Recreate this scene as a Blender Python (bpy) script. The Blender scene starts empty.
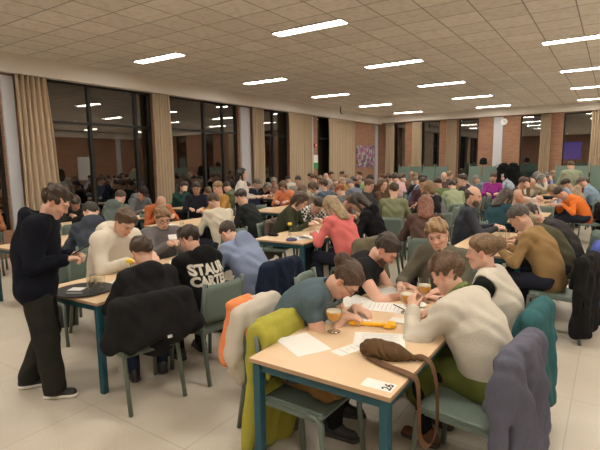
import bpy, bmesh, math, random
import numpy as np
from mathutils import Vector, Matrix, noise as mnoise
from mathutils.bvhtree import BVHTree
SC = bpy.context.scene
COL = SC.collection
PI = math.pi
# ------------------------------------------------------------------ camera
FPX, PITCH, ROLL, YAW, CH = 466.0, math.radians(7.75), math.radians(-0.8), math.radians(33.8), 1.80
def cam_axes():
    cp, sp, cr, sr, cy, sy = math.cos(PITCH), math.sin(PITCH), math.cos(ROLL), math.sin(ROLL), math.cos(YAW), math.sin(YAW)
    fw = Vector((-sy*cp, cy*cp, -sp)); r0 = Vector((cy, sy, 0)); u0 = r0.cross(fw)
    return cr*r0 + sr*u0, -sr*r0 + cr*u0, fw
CR, CU, CF = cam_axes()
cd = bpy.data.cameras.new('camera'); cam = bpy.data.objects.new('camera', cd); COL.objects.link(cam)
cd.sensor_width = 36; cd.lens = FPX/600*36; cd.clip_start = .05; cd.clip_end = 200
cam.matrix_world = Matrix(((CR.x, CU.x, -CF.x, 0), (CR.y, CU.y, -CF.y, 0), (CR.z, CU.z, -CF.z, CH), (0, 0, 0, 1)))
SC.camera = cam
def at(px, py, z):                       # the point at height z seen at a pixel of the photograph
    d = CF + (px-300)/FPX*CR - (py-225)/FPX*CU
    return Vector((0, 0, CH)) + d*((z-CH)/d.z)
# ------------------------------------------------------------------ world, light, exposure
w = bpy.data.worlds.new('night'); SC.world = w; w.use_nodes = True
w.node_tree.nodes['Background'].inputs[0].default_value = (.010, .012, .018, 1)
w.node_tree.nodes['Background'].inputs[1].default_value = .35
SC.view_settings.view_transform = 'Standard'; SC.view_settings.look = 'None'
SC.view_settings.gamma = 1; SC.view_settings.use_curve_mapping = False
SC.view_settings.exposure = 0.0
LAMP = 53.0                               # emission of the ceiling panels
LAMPCOL = (1.0, .92, .81)
# ------------------------------------------------------------------ materials
MATS = {}
def nt(name):
    m = bpy.data.materials.new(name); m.use_nodes = True
    n = m.node_tree.nodes; return m, n, m.node_tree.links, n['Principled BSDF']
def mat(key, col, rough=.7, bump=0, scale=60, var=.0, metal=0, spec=.4, **kw):
    k = (key, tuple(round(c, 3) for c in col), rough)
    if k in MATS: return MATS[k]
    m, n, l, p = nt(key)
    p.inputs['Base Color'].default_value = (*col, 1); p.inputs['Roughness'].default_value = rough
    p.inputs['Metallic'].default_value = metal; p.inputs['Specular IOR Level'].default_value = spec
    if bump or var:
        tc = n.new('ShaderNodeTexCoord'); ns = n.new('ShaderNodeTexNoise')
        ns.inputs['Scale'].default_value = scale; ns.inputs['Detail'].default_value = 4
        l.new(tc.outputs['Object'], ns.inputs['Vector'])
        if bump:
            b = n.new('ShaderNodeBump'); b.inputs['Strength'].default_value = bump; b.inputs['Distance'].default_value = .01
            l.new(ns.outputs['Fac'], b.inputs['Height']); l.new(b.outputs['Normal'], p.inputs['Normal'])
        if var:
            mx = n.new('ShaderNodeMix'); mx.data_type = 'RGBA'
            mx.inputs['A'].default_value = (*[c*(1-var) for c in col], 1); mx.inputs['B'].default_value = (*[min(1, c*(1+var)) for c in col], 1)
            l.new(ns.outputs['Fac'], mx.inputs['Factor']); l.new(mx.outputs['Result'], p.inputs['Base Color'])
    for a, b in kw.items(): p.inputs[a.replace('_', ' ')].default_value = b
    MATS[k] = m; return m
def cloth(col): return mat('cloth', col, .92, .25, 120, .10 if sum(col) > 1 else .2, spec=.15)
def skin(col):
    k = ('skin', col)
    if k in MATS: return MATS[k]
    m, n, l, p = nt('skin'); a = n.new('ShaderNodeAttribute'); a.attribute_name = 'tint'
    mx = n.new('ShaderNodeMix'); mx.data_type = 'RGBA'; mx.blend_type = 'MULTIPLY'; mx.inputs['Factor'].default_value = 1
    mx.inputs['A'].default_value = (*col, 1); l.new(a.outputs['Color'], mx.inputs['B']); l.new(mx.outputs['Result'], p.inputs['Base Color'])
    p.inputs['Roughness'].default_value = .5; p.inputs['Specular IOR Level'].default_value = .35
    MATS[k] = m; return m
def hairmat(col):
    k = ('hair', col)
    if k in MATS: return MATS[k]
    m, n, l, p = nt('hair'); tc = n.new('ShaderNodeTexCoord'); mp = n.new('ShaderNodeMapping'); mp.inputs['Scale'].default_value = (1, 1, .22)
    ns = n.new('ShaderNodeTexNoise'); ns.inputs['Scale'].default_value = 150; ns.inputs['Detail'].default_value = 3; ns.inputs['Distortion'].default_value = .6
    l.new(tc.outputs['Object'], mp.inputs[0]); l.new(mp.outputs[0], ns.inputs['Vector'])
    cr = n.new('ShaderNodeValToRGB'); cr.color_ramp.elements[0].position = .3; cr.color_ramp.elements[1].position = .72
    cr.color_ramp.elements[0].color = (*[c*.45 for c in col], 1); cr.color_ramp.elements[1].color = (*[min(1, c*1.75) for c in col], 1)
    l.new(ns.outputs['Fac'], cr.inputs[0]); l.new(cr.outputs[0], p.inputs['Base Color'])
    b = n.new('ShaderNodeBump'); b.inputs['Strength'].default_value = .7; b.inputs['Distance'].default_value = .01
    l.new(ns.outputs['Fac'], b.inputs['Height']); l.new(b.outputs['Normal'], p.inputs['Normal'])
    p.inputs['Roughness'].default_value = .5
    MATS[k] = m; return m
# ------------------------------------------------------------------ object helpers
def tag(o, label, cat=None, group=None, kind=None):
    if label: o['label'] = label
    if cat: o['category'] = cat
    if group: o['group'] = group
    if kind: o['kind'] = kind
    return o
def link(name, me, m=None, parent=None, loc=(0, 0, 0), rz=0):
    o = bpy.data.objects.new(name, me); COL.objects.link(o); o.location = loc; o.rotation_euler = (0, 0, rz)
    if m is not None and me is not None and len(me.materials) == 0: me.materials.append(m)
    if parent is not None: o.parent = parent
    return o
def empty(name, loc=(0, 0, 0), rz=0, **k):
    o = bpy.data.objects.new(name, None); COL.objects.link(o); o.location = loc; o.rotation_euler = (0, 0, rz); o.empty_display_size = .1
    return o
class MB:
    def __init__(s): s.b = bmesh.new()
    def box(s, c, h, rot=None, bev=0):
        r = bmesh.ops.create_cube(s.b, size=2); vs = r['verts']
        M = Matrix.Translation(c) @ (rot.to_4x4() if rot is not None else Matrix.Identity(4)) @ Matrix.Diagonal((*h, 1))
        bmesh.ops.transform(s.b, matrix=M, verts=vs)
        if bev:
            es = list({e for v in vs for e in v.link_edges})
            bmesh.ops.bevel(s.b, geom=es, offset=bev, segments=2, affect='EDGES', profile=.5)
        return s
    def tube(s, pts, r, seg=8, cap=True):
        pts = [Vector(p) for p in pts]; rs = r if isinstance(r, (list, tuple)) else [r]*len(pts); rings = []
        up = Vector((0, 0, 1))
        for i, p in enumerate(pts):
            d = (pts[min(i+1, len(pts)-1)] - pts[max(i-1, 0)]).normalized()
            a = d.cross(up if abs(d.dot(up)) < .95 else Vector((0, 1, 0))).normalized(); b = d.cross(a)
            rings.append([s.b.verts.new(p + rs[i]*(math.cos(2*PI*k/seg)*a + math.sin(2*PI*k/seg)*b)) for k in range(seg)])
        for A, B in zip(rings, rings[1:]):
            for k in range(seg): s.b.faces.new((A[k], A[(k+1) % seg], B[(k+1) % seg], B[k]))
        if cap: s.b.faces.new(rings[0][::-1]); s.b.faces.new(rings[-1])
        return s
    def lathe(s, prof, c=(0, 0, 0), seg=20):
        rings = []
        for r, z in prof:
            rings.append([s.b.verts.new((c[0]+max(r, 1e-4)*math.cos(2*PI*k/seg), c[1]+max(r, 1e-4)*math.sin(2*PI*k/seg), c[2]+z)) for k in range(seg)])
        for A, B in zip(rings, rings[1:]):
            for k in range(seg): s.b.faces.new((A[k], A[(k+1) % seg], B[(k+1) % seg], B[k]))
        return s
    def me(s, name, smooth=False):
        bmesh.ops.recalc_face_normals(s.b, faces=s.b.faces[:])
        m = bpy.data.meshes.new(name); s.b.to_mesh(m); s.b.free()
        if smooth: m.shade_smooth()
        return m
    def build(s, name, m, parent=None, loc=(0, 0, 0), rz=0, smooth=False): return link(name, s.me(name, smooth), m, parent, loc, rz)
# ------------------------------------------------------------------ implicit surfaces for bodies, clothes, hair, bags
def V3(*a): return np.array(a, dtype=np.float32)
def Rx(a): c, s = math.cos(a), math.sin(a); return np.array([[1, 0, 0], [0, c, -s], [0, s, c]], np.float32)
def Ry(a): c, s = math.cos(a), math.sin(a); return np.array([[c, 0, s], [0, 1, 0], [-s, 0, c]], np.float32)
def Rz(a): c, s = math.cos(a), math.sin(a); return np.array([[c, -s, 0], [s, c, 0], [0, 0, 1]], np.float32)
class Field:
    def __init__(s): s.P = []; s.R = np.eye(3, dtype=np.float32); s.T = V3(0, 0, 0); s.fat = 0
    def frame(s, R=None, T=None): s.R = np.eye(3, dtype=np.float32) if R is None else R; s.T = V3(0, 0, 0) if T is None else np.array(T, np.float32); return s
    def cap(s, a, b, ra, rb=None, k=.02, op='add', flat=None, ax=(0, 1, 0)):
        rb = ra if rb is None else rb; a = s.R@V3(*a)+s.T; b = s.R@V3(*b)+s.T; ax = s.R@V3(*ax); m = max(ra, rb)
        s.P.append(('cap', op, k, np.minimum(a, b)-m, np.maximum(a, b)+m, (a, b, ra, rb, flat, ax/np.linalg.norm(ax)))); return s
    def ell(s, c, r, R=None, k=.02, op='add'):
        c = s.R@V3(*c)+s.T; Q = s.R if R is None else s.R@R; m = max(r)
        s.P.append(('ell', op, k, c-m, c+m, (c, V3(*r), Q))); return s
    def half(s, p, n, k=.0):             # keep the side n points away from
        p = s.R@V3(*p)+s.T; n = s.R@V3(*n); n = n/np.linalg.norm(n); s.P.append(('half', 'int', k, None, None, (p, n))); return s
    def disp(s, f): s.P.append(('disp', 'x', 0, None, None, f)); return s
    def grid(s, vox):
        A = [q for q in s.P if q[1] == 'add']
        lo = np.min([q[3] for q in A], 0) - 3*vox; hi = np.max([q[4] for q in A], 0) + 3*vox
        n = np.ceil((hi-lo)/vox).astype(int)+1; X = [lo[i]+vox*np.arange(n[i], dtype=np.float32) for i in range(3)]
        D = np.full(n, .5, np.float32)
        for typ, op, k, l, h, prm in s.P:
            if typ == 'disp':
                x, y, z = X[0][:, None, None], X[1][None, :, None], X[2][None, None, :]; D += prm(x, y, z).astype(np.float32); continue
            if l is None: sl = (slice(None),)*3
            else:
                g = k + 3*vox + .02; i0 = np.maximum(((l-g-lo)/vox).astype(int), 0); i1 = np.minimum(((h+g-lo)/vox).astype(int)+2, n)
                if (i1 <= i0).any(): continue
                sl = tuple(slice(a, b) for a, b in zip(i0, i1))
            x, y, z = X[0][sl[0]][:, None, None], X[1][sl[1]][None, :, None], X[2][sl[2]][None, None, :]
            if typ == 'half':
                p, nn = prm; d = (x-p[0])*nn[0]+(y-p[1])*nn[1]+(z-p[2])*nn[2]
            elif typ == 'ell':
                c, r, Q = prm; qx, qy, qz = x-c[0], y-c[1], z-c[2]
                a = (Q[0, 0]*qx+Q[1, 0]*qy+Q[2, 0]*qz)/r[0]; b = (Q[0, 1]*qx+Q[1, 1]*qy+Q[2, 1]*qz)/r[1]; e = (Q[0, 2]*qx+Q[1, 2]*qy+Q[2, 2]*qz)/r[2]
                k0 = np.sqrt(a*a+b*b+e*e); k1 = np.sqrt((a/r[0])**2+(b/r[1])**2+(e/r[2])**2)+1e-6; d = k0*(k0-1)/k1
                d = np.where(k0 < .3, -min(r)*.7, d)
            else:
                a, b, ra, rb, fl, ax = prm; ba = b-a; L = float(ba@ba)+1e-9
                qx, qy, qz = x-a[0], y-a[1], z-a[2]; t = np.clip((qx*ba[0]+qy*ba[1]+qz*ba[2])/L, 0, 1)
                ex, ey, ez = qx-t*ba[0], qy-t*ba[1], qz-t*ba[2]
                if fl:
                    q = (ex*ax[0]+ey*ax[1]+ez*ax[2])*(fl-1); ex = ex+q*ax[0]; ey = ey+q*ax[1]; ez = ez+q*ax[2]
                d = np.sqrt(ex*ex+ey*ey+ez*ez) - (ra+(rb-ra)*t)
                if fl: d = d/(1+.4*(fl-1))
            S = D[sl]
            if op == 'add':
                if k > 0: hh = np.clip(k-np.abs(S-d), 0, None)/k; D[sl] = np.minimum(S, d)-hh*hh*k*.25
                else: D[sl] = np.minimum(S, d)
            else:
                if op == 'sub': d = -d
                if k > 0: hh = np.clip(k-np.abs(S-d), 0, None)/k; D[sl] = np.maximum(S, d)+hh*hh*k*.25
                else: D[sl] = np.maximum(S, d)
        return D, lo
    def mesh(s, name, vox, tint=None):
        D, lo = s.grid(vox); D[0] = D[-1] = .5; D[:, 0] = D[:, -1] = .5; D[:, :, 0] = D[:, :, -1] = .5
        I = D < 0; cells = np.zeros(np.array(D.shape)-1, np.int8)
        offs = [(i, j, k) for i in (0, 1) for j in (0, 1) for k in (0, 1)]; nx, ny, nz = cells.shape
        for o in offs: cells += I[o[0]:o[0]+nx, o[1]:o[1]+ny, o[2]:o[2]+nz]
        act = np.argwhere((cells > 0) & (cells < 8)); idx = np.full(cells.shape, -1, np.int32); idx[tuple(act.T)] = np.arange(len(act))
        acc = np.zeros((len(act), 3), np.float32); cnt = np.zeros(len(act), np.float32)
        for a in offs:
            for ax in range(3):
                if a[ax]: continue
                b = list(a); b[ax] = 1; pa = act+a; pb = act+b; da = D[tuple(pa.T)]; db = D[tuple(pb.T)]
                m = (da < 0) != (db < 0); t = da/np.where(m, da-db, 1); p = np.array(a, np.float32)[None]+np.zeros((len(act), 3), np.float32); p[:, ax] += t
                acc[m] += p[m]; cnt[m] += 1
        vs = (act + acc/np.maximum(cnt, 1)[:, None])*vox + lo
        F = []
        for ax in range(3):
            u, v = (ax+1) % 3, (ax+2) % 3
            sa = [slice(1, -1)]*3; sb = list(sa); sa[ax] = slice(0, -1); sb[ax] = slice(1, None)
            A = I[tuple(sa)]; B = I[tuple(sb)]; e = np.argwhere(A != B); o1 = A[tuple(e.T)]
            e = e + 1; e[:, ax] -= 1; q = []
            for du, dv in ((0, 0), (-1, 0), (-1, -1), (0, -1)):
                c = e.copy(); c[:, u] += du; c[:, v] += dv; q.append(idx[tuple(c.T)])
            q = np.array(q).T; q[~o1] = q[~o1][:, ::-1]; F.append(q)
        F = np.concatenate(F); F = F[(F >= 0).all(1)]
        me = bpy.data.meshes.new(name); me.vertices.add(len(vs)); me.vertices.foreach_set('co', vs.astype(np.float32).ravel())
        me.loops.add(F.size); me.loops.foreach_set('vertex_index', F.ravel().astype(np.int32)); me.polygons.add(len(F))
        me.polygons.foreach_set('loop_start', np.arange(0, F.size, 4, dtype=np.int32)); me.update(calc_edges=True); me.validate(); me.shade_smooth()
        if tint is not None:
            c = np.ones((len(me.vertices), 4), np.float32); c[:, :3] = tint(vs); at_ = me.color_attributes.new('tint', 'FLOAT_COLOR', 'POINT'); at_.data.foreach_set('color', c.ravel())
        return me
def folds(amp, sc=1.0, seed=0, vert=False):
    def f(x, y, z):
        s = seed*1.7; a = 9*sc
        if vert: return amp*(np.sin(x*46*sc+3*np.sin(z*5+s)+s)*.6 + np.sin(x*23*sc+2*np.sin(z*7+s)+y*11)*.8)*np.clip((.84-z)*4+.15, 0, 1)
        wx = x + .05*np.sin(z*a*1.3+s) + .03*np.sin(y*a*2.1+s); wy = y + .05*np.sin(x*a*1.1-s); wz = z + .06*np.sin(x*a*1.7+y*a+s)
        return amp*(np.sin(wz*a*4.1+wx*a*1.5+s)*.55 + np.sin(wy*a*3.3-wz*a*2.2+s*2)*.45 + np.sin(wx*a*5+wz*a*3.0)*.3)
    return f
# ------------------------------------------------------------------ people
def ik(S, W, L1, L2, hint):
    S, W, hint = np.array(S, float), np.array(W, float), np.array(hint, float); d = W-S; n = np.linalg.norm(d)
    if n > (L1+L2)*.985: W = S+d/n*(L1+L2)*.985; d = W-S; n = np.linalg.norm(d)
    u = d/n; a = (L1*L1-L2*L2+n*n)/(2*n); h = math.sqrt(max(L1*L1-a*a, 0)); v = hint-u*(hint@u); v = v/np.linalg.norm(v)
    return S+u*a+v*h, W
def pose(lean=.15, pitch=.3, yaw=0, roll=0, turn=0, rw=(.13, .40, .80), lw=(-.13, .40, .80), rd=(-.5, 1, 0), ld=(.5, 1, 0), rn=(0, 0, -1), ln=(0, 0, -1),
         rh=(.7, -.3, -1), lh=(-.7, -.3, -1), rc=.5, lc=.5, stand=False, feet=((.13, .40), (-.13, .36)), width=1.0, side=0, knee=.43, bend=1.25, legs=None):
    q = dict(lean=lean, width=width, stand=stand, lc=lc, rc=rc)
    z0 = .96 if stand else .54; P = V3(0, 0, z0)
    a1, a2, a3 = lean*.6, lean, lean*bend
    dirv = lambda a: V3(math.sin(side)*math.cos(a), math.sin(a), math.cos(a)*math.cos(side))
    B = P + .14*dirv(a1); C = B + .17*dirv(a2); N = C + .20*dirv(a3)
    q.update(P=P, B=B, C=C, N=N, a=(a1, a2, a3)); Rt = Rz(turn) @ Ry(side) @ Rx(-a3); q['Rt'] = Rt
    Ri = Rz(turn*.5) @ Ry(side) @ Rx(-a2); q['Rc'] = Ri
    hd = Rz(yaw) @ Rx(-pitch) @ Ry(roll); q['Rh'] = hd
    q['H'] = N + .04*dirv(a3) + hd@V3(0, .012, .122)
    q['S'] = [N + Rt@V3(sx*.175*width, .0, -.055) for sx in (1, -1)]
    q['W'] = []; q['E'] = []
    for S, W, hint in zip(q['S'], (rw, lw), (rh, lh)):
        E, W = ik(S, W, .29, .25, hint); q['E'].append(V3(*E)); q['W'].append(V3(*W))
    q['D'] = [V3(*rd), V3(*ld)]; q['Nn'] = [V3(*rn), V3(*ln)]
    hips = [P + V3(.09, 0, -.02), P + V3(-.09, 0, -.02)]
    if stand:
        q['K'] = legs[0] if legs else [V3(.10, .03, .50), V3(-.10, .03, .50)]; q['A'] = legs[1] if legs else [V3(.11, -.02, .09), V3(-.11, -.02, .09)]
    else:
        q['K'] = [V3(f[0]*1.1, knee, .50) for f in feet]; q['A'] = [V3(f[0], f[1], .09) for f in feet]
    q['Hp'] = hips; return q
def hand(f, W, D, Nn, side, curl, vox):
    D = D/np.linalg.norm(D); Nn = Nn-D*(Nn@D); Nn = Nn/np.linalg.norm(Nn); X = np.cross(D, Nn)*side   # X points to the thumb side
    R = np.stack([X, D, -Nn], 1); f.frame(R, W); m = max(0, vox-.008)
    f.cap((0, .02, 0), (0, .062, 0), .034, .036, k=.02, flat=2.1, ax=(0, 0, 1)); f.cap((0, -.02, 0), (0, .02, 0), .024, .026, k=.02)
    for i, (x, L) in enumerate(((.029, .070), (.010, .078), (-.010, .072), (-.028, .058))):
        a = curl*(1+.15*i); p0 = V3(x*.95, .075, 0); p1 = p0+L*.5*V3(x*.25, math.cos(a*.5), -math.sin(a*.5)); p2 = p1+L*.3*V3(0, math.cos(a*1.2), -math.sin(a*1.2)); p3 = p2+L*.24*V3(0, math.cos(a*1.8), -math.sin(a*1.8))
        f.cap(p0, p1, .0100+m, .0092+m, k=.006); f.cap(p1, p2, .0092+m, .0085+m, k=.003); f.cap(p2, p3, .0085+m, .0075+m, k=.003)
    q0 = V3(.024, .012, -.004); q1 = q0+V3(.026, .030, -.012); q2 = q1+V3(.010, .030, -.010*(1+curl)); f.cap(q0, q1, .014+m, .011+m, k=.01); f.cap(q1, q2, .011+m, .008+m, k=.004)
    f.frame()
def body_field(q, vox, thin=1.0):
    f = Field(); w = q['width']; P, B, C, N = q['P'], q['B'], q['C'], q['N']; a1, a2, a3 = q['a']
    f.ell(P, (.150*w, .105, .11), Rx(-a1*.5), k=.05); f.ell(B, (.125*w, .09, .12), Rx(-a1), k=.05)
    f.ell(C, (.145*w, .095, .15), q['Rc'], k=.05)
    S = q['S']; f.cap(S[0]*.75+N*.25, S[1]*.75+N*.25, .05, k=.05)
    for i, sd in ((0, 1), (1, -1)):
        f.cap(S[i], q['E'][i], .046*thin, .036*thin, k=.03); f.cap(q['E'][i], q['W'][i], .038*thin, .025, k=.02)
        f.cap(q['Hp'][i], q['K'][i], .07, .05, k=.04); f.cap(q['K'][i], q['A'][i], .048, .034, k=.03); A = q['A'][i]; f.cap(A+V3(0, -.03, -.035), A+V3(0, .10, -.05), .022, .018, k=.01)
        hand(f, q['W'][i], q['D'][i], q['Nn'][i], sd, q['rc'] if i == 0 else q['lc'], vox)
    R, H = q['Rh'], q['H']; f.frame()
    nb = H + R@V3(0, -.022, -.07); f.cap(N+V3(0, 0, -.04), nb, .058, .052, k=.04)
    f.frame(R, H); m = max(0, vox-.008)
    f.ell((0, -.012, .035), (.076, .096, .088), k=.02); f.ell((0, .026, -.03), (.061, .068, .083), k=.03); f.ell((0, .065, -.098), (.026, .022, .018), k=.03)
    for x in (1, -1):
        f.cap((x*.052, .0, -.05), (x*.022, .062, -.098), .022, .016, k=.03); f.ell((x*.038, .062, -.03), (.022, .02, .018), k=.02)
        f.ell((x*.078, -.008, -.008), (.011+m, .018, .031), Ry(x*.25), k=.008); f.ell((x*.088, -.004, -.004), (.006, .009, .016), k=.004, op='sub')
        f.ell((x*.031, .101, .004), (.019, .016, .012), k=.012, op='sub'); f.ell((x*.031, .078, .004), (.0145, .0135, .012), k=.004)
        f.cap((x*.012, .088, .026), (x*.045, .076, .027), .010, .008, k=.016); f.ell((x*.011, .097, -.031), (.009, .010, .008), k=.006)
    f.cap((0, .086, .012), (0, .108, -.026), .0085, .0115, k=.010); f.ell((0, .089, -.064), (.026, .012, .007), k=.007); f.ell((0, .087, -.075), (.021, .012, .008), k=.005); f.ell((0, .103, -.0695), (.024, .006, .0018), k=.003, op='sub')
    f.frame(); return f
def tintf(q, brow=(.35, .25, .18), stub=None):
    R, H = q['Rh'], q['H']
    def g(v):
        p = (v-H)@R; c = np.ones((len(v), 3), np.float32)
        def b(c0, r, soft=.35): d = np.sqrt((((p-np.array(c0))/np.array(r))**2).sum(1)); return np.clip((1.0+soft-d)/soft, 0, 1)[:, None]
        def mixc(c, w_, col): return c*(1-w_)+w_*np.array(col, np.float32)
        c = mixc(c, .5*b((0, .104, -.022), (.016, .02, .018)), (1.05, .78, .72))
        for x in (1, -1):
            c = mixc(c, .45*b((x*.045, .075, -.03), (.02, .03, .018), .8), (1.08, .74, .68)); c = mixc(c, .5*b((x*.086, -.006, -.006), (.02, .03, .035)), (1.1, .72, .66))
            c = mixc(c, .9*b((x*.031, .084, .027), (.019, .03, .0045), .5), brow)
            c = mixc(c, .75*b((x*.031, .094, .004), (.016, .02, .0055), .5), (.9, .95, 1.1)); c = mixc(c, .95*b((x*.031, .096, .004), (.0062, .02, .0062), .4), (.10, .07, .05)); c = mixc(c, .7*b((x*.031, .093, .0115), (.018, .02, .0022), .6), (.2, .14, .1))
        c = mixc(c, .85*b((0, .098, -.069), (.026, .018, .0105), .4), (1.0, .52, .48))
        if stub:
            wgt = np.clip((-.035-p[:, 2]-.25*np.clip(.05-p[:, 1], 0, 1))/.02, 0, 1)*np.clip((p[:, 2]+.135)/.02, 0, 1)*np.clip((p[:, 1]-.0)/.03, 0, 1); lip = b((0, .098, -.069), (.024, .018, .009), .3)[:, 0]
            c = mixc(c, (.72*wgt*(1-lip))[:, None], stub)
        return c
    return g
def sleeves(f, q, i, fat, end, k=.03):
    S, E, W = q['S'][i], q['E'][i], q['W'][i]; f.cap(S, E, .058+fat, .050+fat*.8, k=k)
    if end > 0: W2 = E+(W-E)*end; f.cap(E, W2, .050+fat*.8, .036+fat*.5, k=.02)
def top_field(q, style='sweater', fat=0, seed=1, long=1.0, amp=.006):
    f = Field(); w = q['width']; P, B, C, N = q['P'], q['B'], q['C'], q['N']; a1, a2, a3 = q['a']; S = q['S']
    fw_ = lambda a: (0, math.cos(a), -math.sin(a)); w2 = w
    f.cap(P+V3(0, -.01, -.02), B, .166*w2+fat, .160*w2+fat, k=.05, flat=1.24, ax=fw_(a1)); f.cap(B, C, .160*w2+fat, .172*w2+fat, k=.06, flat=1.22, ax=fw_(a2))
    f.cap(C, C*.35+N*.65+q['Rt']@V3(0, -.01, -.03), .172*w2+fat, .120*w2+fat, k=.07, flat=1.28, ax=fw_(a3)); f.cap(S[0]*.88+N*.12, S[1]*.88+N*.12, .062+fat, k=.07)
    if long > 1: f.ell(P+V3(0, 0, -.03), (.185*w+fat, .14+fat, .12), k=.05)
    if q['stand']: f.cap(P+V3(-.05, 0, -.06), P+V3(.05, 0, -.06), .14+fat, k=.05, flat=1.25)
    end = {'tee': .0, 'vest': 0}.get(style, .93)
    for i in (0, 1):
        if style == 'vest': f.ell(S[i]*1.02+q['E'][i]*.06-N*.08, (.075, .085, .085), k=.02, op='sub'); continue
        if style == 'tee': f.cap(S[i], S[i]*.68+q['E'][i]*.32, .056, .058, k=.03); g = S[i]*.42+q['E'][i]*.58; f.half(g+.0*g, (0, 0, 0)) if False else None; continue
        sleeves(f, q, i, fat*.6, end, .05)
        if style != 'shirt': Wc = q['E'][i]+(q['W'][i]-q['E'][i])*.93; Wb = q['E'][i]+(q['W'][i]-q['E'][i])*.80; f.cap(Wb, Wc, .039+fat*.5, .037+fat*.5, k=.006)
    R = q['Rt']
    nb = q['H']+q['Rh']@V3(0, -.022, -.07)
    if style == 'hoodie':
        f.frame(R, N)
        for t in np.linspace(-2.6, 2.6, 9):
            t2 = t+.65; p = lambda u: (.090*math.sin(u), -.030-.085*math.cos(u), .012-.02*math.cos(u)); f.cap(p(t), p(min(t2, 2.9)), .034-.005*abs(t), k=.015)
        f.ell((0, -.128, -.050), (.130, .050, .105), Rx(.30), k=.035); f.ell((0, -.055, .05), (.055, .03, .05), k=.03, op='sub'); f.frame()
    elif style in ('sweater', 'coat', 'vest'):
        f.frame(R, N)
        p = lambda u: (.068*math.sin(u), -.008-.062*math.cos(u), .004-.016*math.cos(u)-.03*max(0, -math.cos(u)))
        for t in np.linspace(-PI, PI, 13)[:-1]: f.cap(p(t), p(t+.53), .014+fat*.3, k=.01)
        f.frame()
    elif style == 'shirt':
        f.frame(R, N)
        p = lambda u: (.066*math.sin(u), -.006-.062*math.cos(u), .02-.022*math.cos(u)*-1-.03*max(0, -math.cos(u)))
        for t in np.linspace(-2.6, 2.6, 9)[:-1]: f.cap(p(t), p(t+.65), .016, k=.01)
        f.frame()
    f.disp(folds(amp, 1.0, seed)); 
    f.cap(N+V3(0, 0, -.03), nb, .057 if style != 'tee' else .075, .060, k=.008, op='sub')
    return f
def trouser_field(q, fat=0, skirt=False, seed=3):
    f = Field(); w = q['width']; P = q['P']; f.ell(P+V3(0, 0, -.015), (.168*w+fat, .122+fat, .095), k=.05)
    if skirt:
        f.cap(P+V3(-.06, .0, -.03), P+V3(-.09, .40, -.04), .115, .10, k=.09); f.cap(P+V3(.06, .0, -.03), P+V3(.09, .40, -.04), .115, .10, k=.09)
        f.cap(P+V3(-.07, .40, -.05), P+V3(-.08, .42, -.22), .10, .11, k=.08); f.cap(P+V3(.07, .40, -.05), P+V3(.08, .42, -.22), .10, .11, k=.08); f.ell(P+V3(0, -.02, -.04), (.22, .17, .10), k=.08)
    else:
        for i in (0, 1): f.cap(q['Hp'][i], q['K'][i], .088+fat, .067+fat, k=.04); f.cap(q['K'][i], q['A'][i]+V3(0, 0, .0), .066+fat, .056+fat*1.2, k=.03)
        f.half((0, 0, .055), (0, 0, -1), 0)
    f.disp(folds(.005, .9, seed)); return f
HAIRC = {}
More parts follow.
